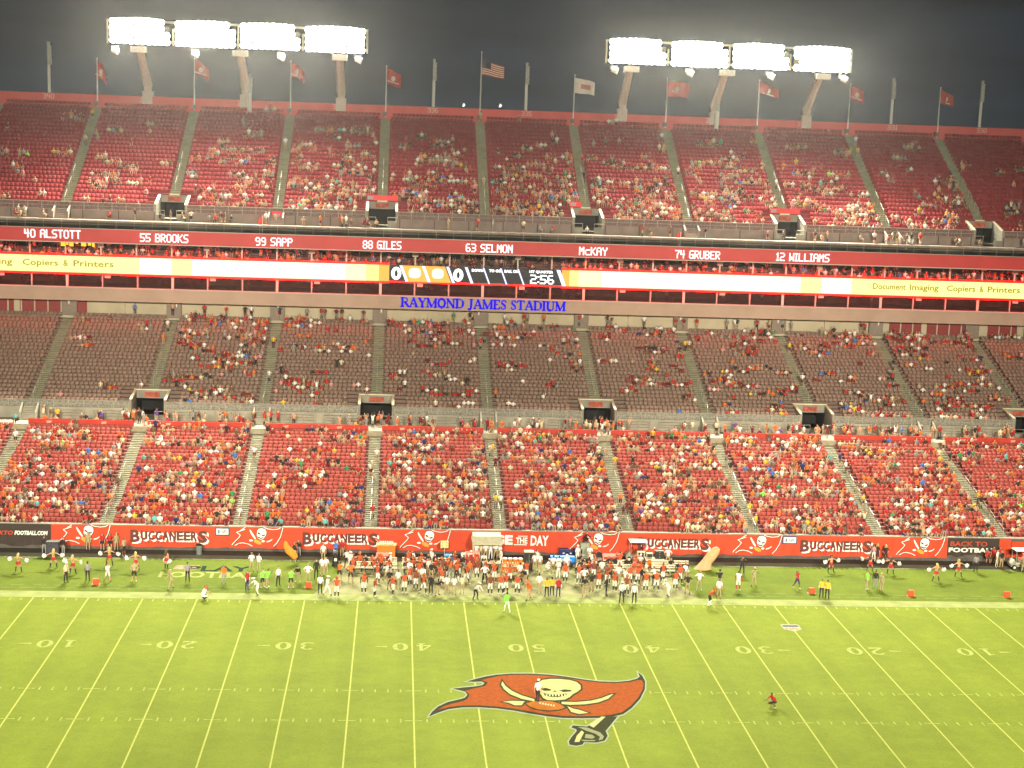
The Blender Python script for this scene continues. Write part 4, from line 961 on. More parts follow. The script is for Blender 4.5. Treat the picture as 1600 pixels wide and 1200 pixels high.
def body(pose, build='man'):
    key = (pose, build)
    if key in BODIES: return BODIES[key]
    lean, legs, arms = POSES[pose]; wide = {'man': 1.0, 'woman': .86, 'player': 1.22}[build]
    L_ = math.radians(lean); upv = Vector((0, -math.sin(L_), math.cos(L_)))
    J = {}; E_ = []
    def add(n, co, r, par=None):
        J[n] = (Vector(co), r)
        if par: E_.append((par, n))
    pel = Vector((0, 0, .94)); add('pelvis', pel, .145*wide**.5)
    add('waist', pel+upv*.17, .128*wide, 'pelvis'); add('chest', pel+upv*.38, .150*wide, 'waist'); add('collar', pel+upv*.50, .085, 'chest')
    hd = Vector((0, -math.sin(L_*.4), math.cos(L_*.4)))
    nk = pel+upv*.50+hd*.06; add('neck', nk, .058, 'collar'); add('head', nk+hd*.13, .098, 'neck'); add('crown', nk+hd*.235, .080, 'head')
    for sd, n, (p, s, k) in ((1, 'r', legs[0]), (-1, 'l', legs[1])):
        hip = pel+Vector((sd*.095, 0, -.05)); add('hip'+n, hip, .096, 'pelvis')
        kn = hip+dv(p, s, sd)*.43; add('knee'+n, kn, .064 if build != 'player' else .074, 'hip'+n)
        an = kn+dv(k, s*.4, sd)*.42; add('ankle'+n, an, .044, 'knee'+n)
        add('toe'+n, an+Vector((sd*.03, -.17, -.045)), .036, 'ankle'+n)
    for sd, n, (p, s, fp, fs) in ((1, 'r', arms[0]), (-1, 'l', arms[1])):
        sh_ = pel+upv*.445+Vector((sd*.19*wide, 0, 0)); add('shoulder'+n, sh_, .070*wide, 'chest')
        el = sh_+dv(p, s, sd)*.285; add('elbow'+n, el, .046*wide**.5, 'shoulder'+n)
        wr = el+dv(fp, fs, sd)*.25; add('wrist'+n, wr, .033, 'elbow'+n); add('hand'+n, wr+dv(fp, fs, sd)*.13, .036, 'wrist'+n)
    names = list(J); me = bpy.data.meshes.new('skeleton'); me.from_pydata([J[n][0] for n in names], [(names.index(a), names.index(b)) for a, b in E_], [])
    o = bpy.data.objects.new('tmp', me); COL.objects.link(o)
    sk_ = o.modifiers.new('skin', 'SKIN'); sk_.use_smooth_shade = True
    for i, n in enumerate(names):
        d = me.skin_vertices[0].data[i]; d.radius = (J[n][1],)*2; d.use_root = n == 'pelvis'
    su = o.modifiers.new('sub', 'SUBSURF'); su.levels = 1; su.render_levels = 1
    dg = bpy.context.evaluated_depsgraph_get(); dg.update()
    out = bpy.data.meshes.new_from_object(o.evaluated_get(dg)); bpy.data.objects.remove(o)
    reg = {'pelvis': 3, 'waist': 1, 'chest': 1, 'collar': 1, 'neck': 0, 'head': 0, 'crown': 0}
    segs = []
    for a, b in E_:
        k = b[:-1] if b[-1] in 'rl' and b[:-1] in ('hip','knee','ankle','toe','shoulder','elbow','wrist','hand') else b
        segs.append((J[a][0], J[b][0], {'hip': 3, 'knee': 3, 'ankle': 4, 'toe': 5, 'shoulder': 1, 'elbow': 2 if build == 'player' else 1, 'wrist': 2, 'hand': 0}.get(k, reg.get(k, 1)), k))
    hc = J['head'][0]; cen = np.array([p.center for p in out.polygons])
    idx = np.zeros(len(cen), int); best = np.full(len(cen), 1e9)
    for a, b, r_, k in segs:
        A = np.array(a); D = np.array(b)-A; t = np.clip(((cen-A)@D)/max(1e-9, D@D), 0, 1); q = np.linalg.norm(cen-A-t[:, None]*D, axis=1)/ (1.6 if k in ('waist','chest','collar') else 1.0)
        m_ = q < best; best[m_] = q[m_]; idx[m_] = r_
    hr = cen-np.array(hc); hm_ = (np.linalg.norm(hr, axis=1) < .2) & (idx == 0) & ((hr[:, 2] > .055) | ((hr[:, 1] > .035) & (hr[:, 2] > -.06)))
    idx[hm_] = 6
    pz = cen[:, 2]; bel = (np.abs(cen[:, 0]) < .2) & (pz < .96) & (idx == 1); idx[bel] = 3
    for m_ in SKINM[:1]*7: out.materials.append(m_)
    out.polygons.foreach_set('material_index', idx.astype(np.int32)); out.polygons.foreach_set('use_smooth', [True]*len(idx))
    sit = pose.startswith('sit')
    zmin = min(v.co.z for v in out.vertices); off = -zmin
    for v in out.vertices: v.co.z += off
    out.name = 'body_'+pose; out.update()
    info = {'head': hc+Vector((0, 0, off)), 'hands': [J['handr'][0]+Vector((0, 0, off)), J['handl'][0]+Vector((0, 0, off))], 'seat': J['pelvis'][0].z-.13+off}
    BODIES[key] = (out, info); return BODIES[key]

def helmet_mesh(m1, m2):
    m = MB(); m.ball((0,.01,.03), (.135,.155,.14), 10, 7, 0); m.box(-.014, .014, -.12, .15, .10, .178, 1)
    m.tube([(-.1,-.1,-.05),(0,-.19,-.05),(.1,-.1,-.05)], .014, 4, 2); m.tube([(-.1,-.1,-.0),(0,-.18,.0),(.1,-.1,-.0)], .012, 4, 2)
    return m.mesh('helmet', [m1, m2, BLACKP], True)
HELM = helmet_mesh(mat('helmet_orange', (.55,.12,.02), .25, 0), BLACKP)
def cap_mesh():
    m = MB(); m.ball((0,.005,.075), (.112,.122,.075), 9, 5); m.face([(-.09,-.08,.075),(.09,-.08,.075),(.07,-.20,.06),(-.07,-.20,.06)]); return m.mesh('cap', [SHOEW], True)
CAP = cap_mesh()
def longhair_mesh():
    m = MB(); m.ball((0,.02,.04), (.122,.13,.125), 9, 6); m.tube([(0,.06,.05),(0,.12,-.12),(0,.13,-.34),(0,.11,-.46)], [.115,.145,.13,.05], 8); return m.mesh('hair', [HAIRM[3]], True)
LHAIR = longhair_mesh()
def skirt_mesh():
    m = MB(); n = 12
    for i in range(n):
        a, b = 2*math.pi*i/n, 2*math.pi*(i+1)/n
        f = lambda t, r, z: (r*math.cos(t), r*.85*math.sin(t), z)
        m.face([f(a,.155,.11), f(a,.25,-.17), f(b,.25,-.17), f(b,.155,.11)])
    return m.mesh('skirt', [cloth('red')], True)
SKIRT = skirt_mesh()
def vest_mesh():
    m = MB(); n = 10
    for z0_, z1_, r0, r1 in ((-.02,.2,.185,.19),(.2,.42,.19,.205),(.42,.50,.205,.10)):
        for i in range(n):
            a, b = 2*math.pi*i/n, 2*math.pi*(i+1)/n; f = lambda t, r, z: (r*1.05*math.cos(t), r*.88*math.sin(t), z)
            m.face([f(a,r0,z0_), f(b,r0,z0_), f(b,r1,z1_), f(a,r1,z1_)])
    return m.mesh('vest', [SHOEW], True)
VEST = vest_mesh()

def set_mats(o, ms):
    for i, m in enumerate(ms):
        o.material_slots[i].link = 'OBJECT'; o.material_slots[i].material = m
def child(name, me, par, loc, m=None):
    c = link(name, me, par, loc)
    if m: c.material_slots[0].link = 'OBJECT'; c.material_slots[0].material = m
    return c
ALL_PEOPLE = []
# skin top forearm thigh shin shoe hair
def outfit(top, fore, thigh, shin, shoe, hair, skin=None):
    sk_ = SKINM[skin if skin is not None else R.choice((0, 0, 1, 1, 2, 3))]
    g = lambda c: sk_ if c == 'skin' else (c if not isinstance(c, str) else cloth(c))
    return [sk_, g(top), g(fore), g(thigh), g(shin), SHOEW if shoe == 'w' else SHOEK, HAIRM[hair if hair is not None else R.choice((0, 0, 1, 2, 4))]]
def person(x, y, z, pose, build, ms, rz, extras=(), scale=1.0, **k):
    me, info = body(pose, build)
    o = link('person', me, None, (x, y, z), math.radians(rz), **k); o.scale = (scale,)*3; set_mats(o, ms)
    for ex in extras:
        if ex == 'helmet': child('helmet', HELM, o, info['head'])
        elif ex.startswith('cap'): child('cap', CAP, o, info['head'], cloth(ex[4:]))
        elif ex == 'hair': child('hair', LHAIR, o, info['head'], ms[6])
        elif ex == 'skirt': child('skirt', SKIRT, o, Vector((0, 0, info['seat']+.10)))
        elif ex.startswith('skirt:'): child('skirt', SKIRT, o, Vector((0, 0, info['seat']+.10)), cloth(ex[6:]))
        elif ex.startswith('vest'): child('vest', VEST, o, Vector((0, 0, info['seat']+.14)), cloth(ex[5:]))
    ALL_PEOPLE.append(o); return o, info

POM = MB()
rp = random.Random(3)
for i in range(46):
    d = Vector((rp.gauss(0, 1), rp.gauss(0, 1), rp.gauss(0, 1))).normalized(); a = d.orthogonal().normalized()*.035
    POM.face([tuple(a*.6), tuple(-a*.6), tuple(d*.21-a), tuple(d*.21+a)])
POM.ball((0,0,0), .12, 7, 5)
POMM = POM.mesh('pompom', [mat('pompom_white', (.75,.73,.68), .6, .05)])

TYPES = {
'pp': ('photographer in maroon kneeling on the grey podium', 'man', ('maroon','maroon','black','black','k',0), (), 1.0),
'pl': ('player in orange jersey and white trousers', 'player', ('jersey','*','white','black','w',0), (), 1.05),
'ph': ('helmeted player in orange jersey and white trousers', 'player', ('jersey','*','white','black','w',0), ('helmet',), 1.05),
'pb': ('player in orange jersey and black trousers', 'player', ('jersey','mud','black','white','w',0), ('helmet',), 1.05),
'pw': ('player in white jersey', 'player', ('white','skin','white','black','k',0), ('helmet',), 1.03),
'pr': ('player in white and red jersey', 'player', ('white','red','white','red','w',0), (), 1.03),
'wk': ('staff member in white shirt and khaki trousers', 'man', ('white','skin','khaki','khaki','k',None), (), 1.02),
'wd': ('staff member in white shirt and dark trousers', 'man', ('white','skin','black','black','k',None), (), 1.02),
'ww': ('man all in white', 'man', ('white','skin','white','white','k',None), ('cap:white',), 1.02),
'wh': ('staffer in white shirt and orange cap', 'man', ('white','skin','khaki','khaki','w',None), ('cap:orange',), 1.02),
'cr': ('woman in cream top and khaki trousers', 'woman', ('cream','skin','khaki','khaki','k',None), (), .98),
'og': ('man in orange shirt and grey trousers', 'man', ('orange','skin','grey','grey','k',None), (), 1.02),
'ob': ('man in orange shirt and black shorts', 'man', ('orange','black','black','skin','w',None), (), 1.04),
'oc': ('man in long orange shirt and cap carrying a towel', 'man', ('orange','orange','peach','skin','k',None), ('cap:orange',), 1.05),
'of': ('officer in grey shirt and black trousers', 'man', ('grey','skin','black','black','k',0), (), 1.02),
'st': ('man in cream shirt, white cap and black trousers', 'man', ('cream','skin','black','black','k',None), ('cap:white',), 1.04),
'ws': ('man in white shirt and shorts', 'man', ('white','skin','white','skin','k',None), ('cap:red',), 1.0),
'ts': ('man in tan shirt and black shorts', 'man', ('tan','skin','black','skin','w',None), (), 1.02),
'kk': ('person in all khaki uniform', 'man', ('khaki','khaki','khaki','khaki','k',None), ('cap:khaki',), 1.03),
'bk': ('man in black shirt and khaki shorts', 'man', ('black','skin','khaki','skin','k',None), (), 1.03),
'bb': ('man in black suit', 'man', ('black','black','black','black','k',0), (), 1.04),
'bg': ('crew member in black shirt and grey trousers', 'man', ('black','black','grey','grey','k',0), (), 1.0),
'lv': ('photographer in lime green vest', 'man', ('lime','skin','black','skin','w',None), ('vest:lime',), 1.0),
'lk': ('photographer in lime green vest and khaki trousers', 'man', ('lime','skin','khaki','khaki','w',None), ('vest:lime',), 1.0),
'yv': ('crew member in yellow striped vest', 'man', ('yellow','white','black','black','k',None), ('vest:yellow',), 1.02),
'by': ('photographer in black vest with yellow straps', 'man', ('black','black','khaki','skin','w',None), ('cap:black',), 1.04),
'rv': ('man in red vest and dark trousers', 'man', ('red','white','navy','navy','k',None), ('vest:red',), 1.02),
'rk': ('man in red shirt and khaki trousers', 'man', ('red','skin','khaki','khaki','k',None), ('cap:white',), 1.03),
'rn': ('person in red shirt and navy shorts throwing', 'man', ('red','skin','navy','skin','w',2), (), 1.0),
'rb': ('crouching photographer in red shirt and black shorts', 'man', ('red','skin','black','skin','w',0), (), 1.05),
'rf': ('referee in striped shirt and black trousers', 'man', ('white','white','black','black','k',0), ('cap:white',), 1.04),
'vc': ('camera operator in blue shirt', 'man', ('blue','navy','black','black','k',0), (), 1.05),
'wr': ('woman in dark red top and black skirt', 'woman', ('red','skin','skin','skin','k',1), ('skirt:black',), 1.0),
'wt': ('woman in white and pink outfit', 'woman', ('pink','skin','white','white','w',None), (), 1.0),
'wl': ('woman in long white dress', 'woman', ('white','skin','cream','cream','w',None), (), 1.0),
'wb': ('woman in black dress', 'woman', ('black','skin','black','skin','k',3), ('hair',), 1.0),
'rd': ('person in red top beside the black banner', 'man', ('red','skin','brown','skin','k',None), (), 1.0),
'cb': ('blonde cheerleader in red skirt and black boots', 'woman', ('peach','skin','skin','black','k',3), ('hair','skirt'), 1.0),
'cn': ('brunette cheerleader in red skirt and black boots', 'woman', ('peach','skin','skin','black','k',1), ('hair','skirt'), 1.0),
'lg': ('runner in lime green shirt and white trousers', 'man', ('lime','lime','white','white','w',0), (), 1.08),
'wz': ('man in white top and black trousers on the emblem', 'man', ('white','skin','black','black','w',0), ('cap:white',), 1.0),
}
PEOPLE = """29 893.5 cb cheer 170|83.6 887 cb cheer 190|114 896 cb cheer 165|171 884 cb cheer 180|212 891 cb cheer 185|260 889 cn stand 150
1298 894 cn cheer 20|1359 893 cn cheer 150|1391 897 cn cheer 160|1462 908 cb cheer 190|1497 901 cb cheer 0
103 910 st stand 60|137 908 of stand 180|168 908 ws walk 40|209.6 908 ts akimbo 0|267 921 kk walk 300|293 909 of stand 180
69 866 bg stand 20|99 867 bg stand -30|138 860 kk stand 0|160 861 wr stand 0|171.6 861 wr akimbo 10|184 858 kk stand 40|193.6 869 ts stand 60
316 937 pw crouch 120|349.6 912 og stand 0|393 893 wk crossed 200|404 894 wk crossed 150|386 922 rv stand 60|410 918 lv camera 60|417.6 918 lk camera 90|403 929 ww bend -60
434.6 915 wd stand 40|454.4 918 lv camera 20|465 909 by bend 0|481 911 wk akimbo 0|494 904 bb stand 20|503 900 wk stand -20|509 899 wk crossed 20|500 928 wd stand 180|511 930 ww walk 60
526 933 ph stand 0|530 906 ob bend 170|547.6 910 ob akimbo 180|568.4 927 ph stand 10|585.6 932 pl stand 80|604 908 wk walk 60|608 920 bk stand 20|613.6 929 pl walk -30|622 920 wk stand 180|631.6 926 pl stand 0
505 877 wk stand 0|534 871 rk stand 160|460 876 bk camera 0|467 870 bg camera -20
649.6 921 ph stand 10|661 927 ph walk 30|673 928 bb stand -20|682 930 bk bend 60|698 929 wk stand 180|709 930 wk stand 170|722 928 cr stand 200|733 905 og stand 0|745 904 ph stand 20|742 937 rf bend 50
765.6 929 pl stand 0|782 928 pl akimbo 0|790 927 ph stand 10|808 928 pl akimbo -20|826 937 oc walk -60|842 927 wk stand 180|854 932 yv stand 180|862 931 yv stand 170|872 933 rv stand 10|792 957 lg walk 200
883 910 ph stand 0|904 912 pl stand 10|913 931 bk crossed 0|924 925 bk crossed 200|935 922 ph stand 20|947 931 bb stand 90|950 912 pl stand 0|940 904 wk stand 180
843 893 wk stand 200|835 893 wk stand 170|853 891 ww crouch 90|864 897 wk stand 180|873 897 wk stand 180|885 895 ww stand 0|921 880 wk crossed 0|902 880 ww stand 20
971 941 rf crossed 0|990.6 943 rf stand 180|979 930 ph stand -20|1008.6 924 pl stand 0|1025 923 pl akimbo 0|1055 921 pl stand 10|1045 932 ww bend -70|1074 927 bk akimbo 0|1092 922 wh akimbo 0|1124 920 by camera 180|1123 935 wk stand 180
1107.6 946 pb bend 70|1159 898 bb camera 0|1153 922 pr stand 0|1177.6 916 kk camera 0|1245 920 rn throw 30|1043 884 wk akimbo 0|966 912 wk stand 180|984 913 pl stand 10|996 914 ph stand 0
1283 934 yv stand 180|1292 936 yv stand 160|1354 921 lk stand 60|1367 920 bg stand 180|1377 924 kk stand -60|1524 894 of stand 180
1357 871 wt stand 0|1369 877 wb stand 0|1383 879 wb akimbo 0|1557 886 wl stand 40|1551 880 rd stand 0|1564 888 bk stand 20|1530 872 rd sit 0|1540 871 rd sit 0|1548 871 rd stand 10|1597 893 kk stand 60
1210 1104 rb crouch -60|840 1097 wz walk 160
640 905 wk stand 180|655 906 ph stand 0|670 903 wk stand 160|690 905 pl stand 20|703 902 og stand 200|716 904 ph akimbo 0|728 912 pl walk 40|758 908 ph stand 10|772 910 pl stand -10|796 912 ph stand 0|812 909 wk stand 180|822 907 pl stand 20
590 912 ph stand -30|640 915 pl stand 40|660 915 wk stand 180|690 917 pl stand 0|912 908 pl crossed 0|927 906 ph stand 10|960 924 ph stand -30|1035 910 pl stand 30|1062 912 ph akimbo 0|1070 908 wk stand 160"""
KN = {'stand': 'standing', 'akimbo': 'hands on hips', 'crossed': 'arms folded', 'walk': 'walking', 'bend': 'bending over', 'crouch': 'crouching', 'camera': 'with raised arms', 'cheer': 'with arms out', 'throw': '', 'sit': 'sitting', 'wave': 'waving', 'sitlean': 'leaning on bench', 'situp': 'arm up on the bench'}
def near_line(x):
    k = round(x/(5*YD)); n = 50-abs(k)*5
    return '50-yard line' if n == 50 else ('%s %d-yard line' % ('left' if k < 0 else 'right', n) if n > 0 else ('left end' if k < 0 else 'right end'))
pend = []
def put_person(x, y, t, pose, face, z=0.0):
    desc, bld, of, ex, sc = TYPES[t]; ex = list(ex)
    b_ = bld
    if of[1] == '*': of = (R.choice(('jersey','jersey','jersey','mud')), R.choice(('black','mud','skin','black')), *of[2:])
    o, info = person(x, y, z, pose, b_, outfit(*of), face, ex, sc*R.uniform(.97, 1.03), cat='person')
    where = ' on the emblem' if 'emblem' in desc else (' by %s' % near_line(x))
    
    lab = desc.replace(' on the emblem', '')+((' '+KN[pose]) if KN[pose] else '')+where
    if len(lab.split()) > 12: lab = desc.replace(' on the emblem', '')+where
    pend.append((lab, x, o))
    if t in ('cb', 'cn'):
        for hnd in info['hands']:
            q = Matrix.Rotation(math.radians(face), 4, 'Z') @ (Vector(hnd)*o.scale.x)
            pm = link('pompom', POMM, None, (x+q.x, y+q.y, z+q.z)); pm.rotation_euler = (R.uniform(0, 3), 0, R.uniform(0, 3))
            pend.append(('white pompom in the hand of a cheerleader near the %s' % near_line(x), pm.location.x, pm)); setp(pm, cat='pompom', group='white cheerleading pompoms')
    return o, info
for line in PEOPLE.split('\n'):
    for it in line.split('|'):
        u, v, t, pose, face = it.split(); x, y = G(float(u), float(v)); y = min(y, 14.9)
        put_person(x, y, t, pose, float(face), .45-.41 if pose == 'sit' else 0)

# ------------------------------------------------------------------ sideline furniture
bench_x = [(545, 620), (628, 700), (900, 965), (972, 1012), (1018, 1076)]
nb = 0
for row, (vv, yo) in enumerate(((896, 0), (889, 0))):
    for i, (u0, u1) in enumerate(bench_x):
        (xa, ya), (xb, yb) = G(u0, vv+ (u0-800)*.011), G(u1, vv+(u1-800)*.011); yc = (ya+yb)/2; xc = (xa+xb)/2; hw = (xb-xa)/2
        o = empty('team_bench', (xc, yc, 0), label='long cream team bench, %s row, %s from left' % ('front' if row == 0 else 'back', ORD[i]), cat='bench', group='team benches along the sideline')
        MB().box(-hw, hw, -.25, .22, .40, .47).build('seat', CREAM, o); MB().box(-hw, hw, .25, .31, .60, .70).box(-hw, hw, .25, .31, .82, .92).build('backrest', CREAM, o)
        for lx in (-hw*.9, 0, hw*.9): MB().box(lx-.05, lx+.05, -.2, .30, 0, .40).box(lx-.05, lx+.05, .312, .36, .40, .92).build('leg', STEEL, o)
        nb += 1
        xs = xc-hw+.4
        while xs < xc+hw-.3:
            if R.random() < ((.95 if i < 3 else .5) if row == 0 else .85 if i != 4 else .35):
                t = R.choice(('pl','pb','ph','pb','bk','bg','pl','bg')); ps = R.choice(('sit','sitlean','sitlean'))
                put_person(xs, yc-.05, t, ps, R.uniform(-25, 25),   .47-body(ps, 'player')[1]['seat']*1.05 if t[0] == 'p' else .47-body(ps, 'man')[1]['seat'])
            xs += R.uniform(.55, .8)
spots = []
while len(spots) < 42:
    q = (R.uniform(-15.5, 14.5), R.uniform(4.8, 11.6))
    if all(math.hypot(q[0]-p[0], q[1]-p[1]) > .75 for p in spots): spots.append(q)
for x, y in spots: put_person(x, y, R.choice(('pl','ph','pb','bk','wk','bg','pl','wd','ww')), R.choice(('stand','walk','crossed','akimbo','bend','stand','camera')), R.uniform(-180, 180) if R.random() < .35 else R.uniform(-40, 40))
def thing_at(name, u, v, label, cat, **k):
    x, y = G(u, v); return empty(name, (x, min(y, 14.6), 0), label=label, cat=cat, **k)
PXM = 1/16.8
def marker(u, v, lab):
    o = thing_at('sideline_marker', u, v, 'orange foam yard marker on the sideline grass '+lab, 'marker', group='orange foam sideline markers')
    MB().box(-.25, .25, -.14, .14, .02, .52).build('foam_block', mat('foam_orange', (.72,.085,.02), .7, .08), o); MB().box(-.36, .36, -.2, .2, 0, .03).build('base', REDP, o)
for u, v, l in ((150,913,'left of the left 15-yard line'),(482,918,'below the white-shirted staff'),(1268,927,'beside the yellow-vested crew'),(1423,931,'near the right 15-yard line'),(1573,933,'at the far right')): marker(u, v, l)
# bottle cart
o = thing_at('bottle_cart', 603, 879, 'orange drinks cart with white bottles on top left of centre', 'cart')
MB().box(-.85, .85, .3, 1.0, .35, 1.55).build('cabinet', ORANGE, o); MB().box(-.95, .95, .22, 1.08, 1.56, 1.64).build('top', mat('orange_pale', (.70,.30,.06), .6), o)
for i in range(8): MB().tube([(-.6+i*.17,.6,1.65),(-.6+i*.17,.6,1.88),(-.6+i*.17,.6,1.95)], [.06,.06,.025], 7).build('bottle', WHITE, o)
for sx in (-.7, .7):
    for sy in (.4, .9): MB().tube([(sx-.05,sy,.17),(sx+.05,sy,.17)], .17, 8).build('wheel', TIRE, o)
def red_bin(u, v, w_, h, lab, n=1):
    o = thing_at('folding_bin', u, v, lab, 'bin', group='red folding bins behind the benches')
    for i in range(n):
        a = -w_/2+i*w_/n; b = a+w_/n-.04
        MB().box(a, b, 0, .7, .1, h).build('bin_panel', REDP, o); MB().face([(a-.05,-.05,h+.002),(b+.05,-.05,h+.002),(b+.02,.45,h+.22),(a-.02,.45,h+.22)]).build('flap', mat('red_pale', (.60,.12,.07), .6), o)
    for sx in (-w_/2-.06, w_/2+.02): MB().box(sx, sx+.05, -.05, .0, 0, h).build('leg', CREAM, o)
red_bin(598, 884, 1.2, .95, 'red open bin in front of the orange bottle cart'); red_bin(738, 886, 1.3, 1.2, 'red double bin left of the beige shelter', 2); red_bin(956, 886, 1.7, 1.0, 'red double bin right of the grey podium', 2)
o = thing_at('placard', 694, 872, 'square pale yellow placard on a stick by the wall', 'sign'); MB().box(-.38, .38, 0, .04, 1.0, 1.72).build('board', mat('placard_yellow', (.60,.56,.22), .7), o)
for dx in (-.2, .2):
    for dz in (1.2, 1.52): MB().box(dx-.05, dx+.05, -.012, -.002, dz-.05, dz+.05).build('placard_dot', GREYP, o)
MB().tube([(0,.02,0),(0,.02,1.0)], .025, 5).build('stick', CREAM, o)
o = thing_at('equipment_case', 702, 880, 'blue equipment case behind the benches', 'case'); MB().box(-.45, .45, 0, .6, .08, .62).build('shell', BLUEP, o); MB().box(-.47, .47, -.02, .62, .63, .75).build('lid', mat('blue_lid', (.02,.20,.60), .5), o)
for sx in (-.35, .35): MB().box(sx-.06, sx+.06, .1, .5, 0, .08).build('foot', BLACKP, o)
# shelter
o = thing_at('bench_shelter', 759, 871, 'beige canopy shelter crowded with staff before the SIEGE banner', 'shelter'); o.location.y = 13.6
for sx in (-1.3, 1.3):
    for sy in (-.8, .8): MB().tube([(sx,sy,0),(sx,sy,1.9)], .05, 6).build('post', CREAM, o)
cn = MB(); A_ = [(-1.45,-1,1.9),(1.45,-1,1.9),(1.45,1,1.9),(-1.45,1,1.9)]; B_ = [(-1.35,-.5,2.45),(1.35,-.5,2.45),(1.35,.9,2.5),(-1.35,.9,2.5)]
for i in range(4): cn.face([A_[i], A_[(i+1)%4], B_[(i+1)%4], B_[i]])
cn.face(B_); cn.build('canopy', mat('canopy_beige', (.48,.45,.30), .8, .12), o)
MB().box(-1.4, 1.4, -1.02, -.98, 1.72, 1.9).build('valance', mat('canopy_beige', (.48,.45,.30), .8), o)
for i, (dx, t, ps) in enumerate([(-1.0,'wk','stand'),(-.55,'cr','stand'),(-.1,'wk','stand'),(.4,'ww','stand'),(.85,'wk','crossed'),(1.2,'wk','stand')]): put_person(o.location.x+dx, 13.3+.35*(i % 2), t, ps, R.uniform(-40, 40))
o = thing_at('folding_table', 768, 892, 'cream folding table covered in gear before the shelter', 'table'); MB().box(-.85, .85, 0, .7, .70, .75).build('tabletop', CREAM, o)
for sx in (-.78, .78):
    for sy in (.06, .64): MB().box(sx-.03, sx+.03, sy-.03, sy+.03, 0, .70).build('leg', STEEL, o)
tx, ty = o.location.x, o.location.y
for i in range(7):
    b = empty('gear_bag', (tx-.7+i*.22, ty+.2+.2*(i % 3 > 0), .75), label='small gear bundle on the folding table, %s from left' % ORD[i], cat='bag', group='gear on the folding table')
    MB().ball((0,0,.1), (.12,.13,.11), 7, 5).build('bag_body', cloth(('tan','pink','black','peach','khaki','brown','cream')[i]), b); MB().tube([(-.06,0,.19),(0,0,.26),(.06,0,.19)], .015, 5).build('handle', BLACKP, b)
# drink coolers
o = thing_at('cooler_rack', 801, 900, 'tall rack for orange drink coolers at midfield', 'rack')
for z in (.45, 1.15): MB().box(-1.0, 1.0, 0, .7, z-.05, z).build('shelf', mat('orange_pale', (.70,.30,.06), .6), o)
for sx in (-.98, .98):
    for sy in (.03, .67): MB().box(sx-.03, sx+.03, sy-.03, sy+.03, 0, 1.15).build('leg', ORANGE, o)
n = 0
for z in (.45, 1.15):
    for i in range(4):
        b = empty('drink_cooler', (o.location.x-.73+i*.48, o.location.y+.34, z), label='orange drink cooler with white lid, %s shelf, %s from left' % ('lower' if z < 1 else 'top', ORD[i]), cat='cooler', group='orange drink coolers')
        MB().tube([(0,0,0),(0,0,.40)], [.19,.22], 10).build('barrel', ORANGE, b); MB().tube([(0,0,.402),(0,0,.47)], [.225,.2], 10).build('lid', WHITE, b); MB().box(-.03, .03, -.27, -.2, .06, .12).build('spout', WHITE, b)
o = thing_at('equipment_cabinet', 826, 892, 'tall black equipment cabinet right of the drink coolers', 'cabinet'); MB().box(-.42, .42, 0, .7, .06, 1.75).build('case', BLACKP, o); MB().box(-.46, .46, -.04, .74, 1.752, 1.83).build('top', GREYP, o); MB().box(-.01, .01, -.015, -.002, .2, 1.6).build('door_gap', GREYP, o)
MB().box(.06, .1, -.04, -.002, .8, 1.0).build('handle', STEEL, o)
# blue tablet cart
o = thing_at('tablet_cart', 879, 886, 'bright blue cart with white lettering behind the benches', 'cart')
MB().box(-1.15, 1.15, 0, .6, .45, .98).build('header', mat('cart_blue', (.01,.20,.68), .5, 0), o); MB().box(-1.0, 1.0, .05, .55, .05, .449).build('cabinet', BLACKP, o)
for t, a, b in (('Surface', -.72, -.22), ('Surface', .28, .82)): fit_text(t, a, b, -.02, .62, .2, WHITE, o, 'cart_lettering', bold=.02)
for dx in (0, .11):
    for dz in (0, .11): MB().box(-.08+dx, .01+dx, -.02, -.01, .62+dz, .71+dz).build('window_mark', WHITE, o)
for sx in (-.85, .85): MB().tube([(sx-.04,.1,.06),(sx+.04,.1,.06)], .06, 8).build('wheel', TIRE, o)
for i in range(3):
    b = thing_at('storage_chest', 880+i*11, 871, 'dark blue gear chest stacked by the wall, %s of three' % ('left','middle','right')[i], 'chest', group='dark blue gear chests'); MB().box(-.42, .42, 0, .5, 0, .8-.15*(i == 1)).build('chest_body', cloth('navy'), b); MB().box(-.44, .44, -.02, .52, .81-.15*(i == 1), .9-.15*(i == 1)).build('lid', mat('trunk_lid', (.05,.06,.16), .6), b); MB().box(-.1, .1, -.03, -.002, .45, .55).build('latch', WHITE, b)
o = thing_at('podium', 913, 872, 'grey green podium box with photographer on top', 'podium'); MB().box(-.42, .42, 0, .7, 0, 1.45).build('box_body', GREYP, o); MB().box(-.46, .46, -.04, .74, 1.452, 1.53).build('top', GREYP, o); MB().box(-.25, .1, -.012, -.002, .3, .36).build('label_plate', WHITE, o)
put_person(o.location.x-.1, o.location.y+.35, 'pp', 'crouch', 60, 1.53)
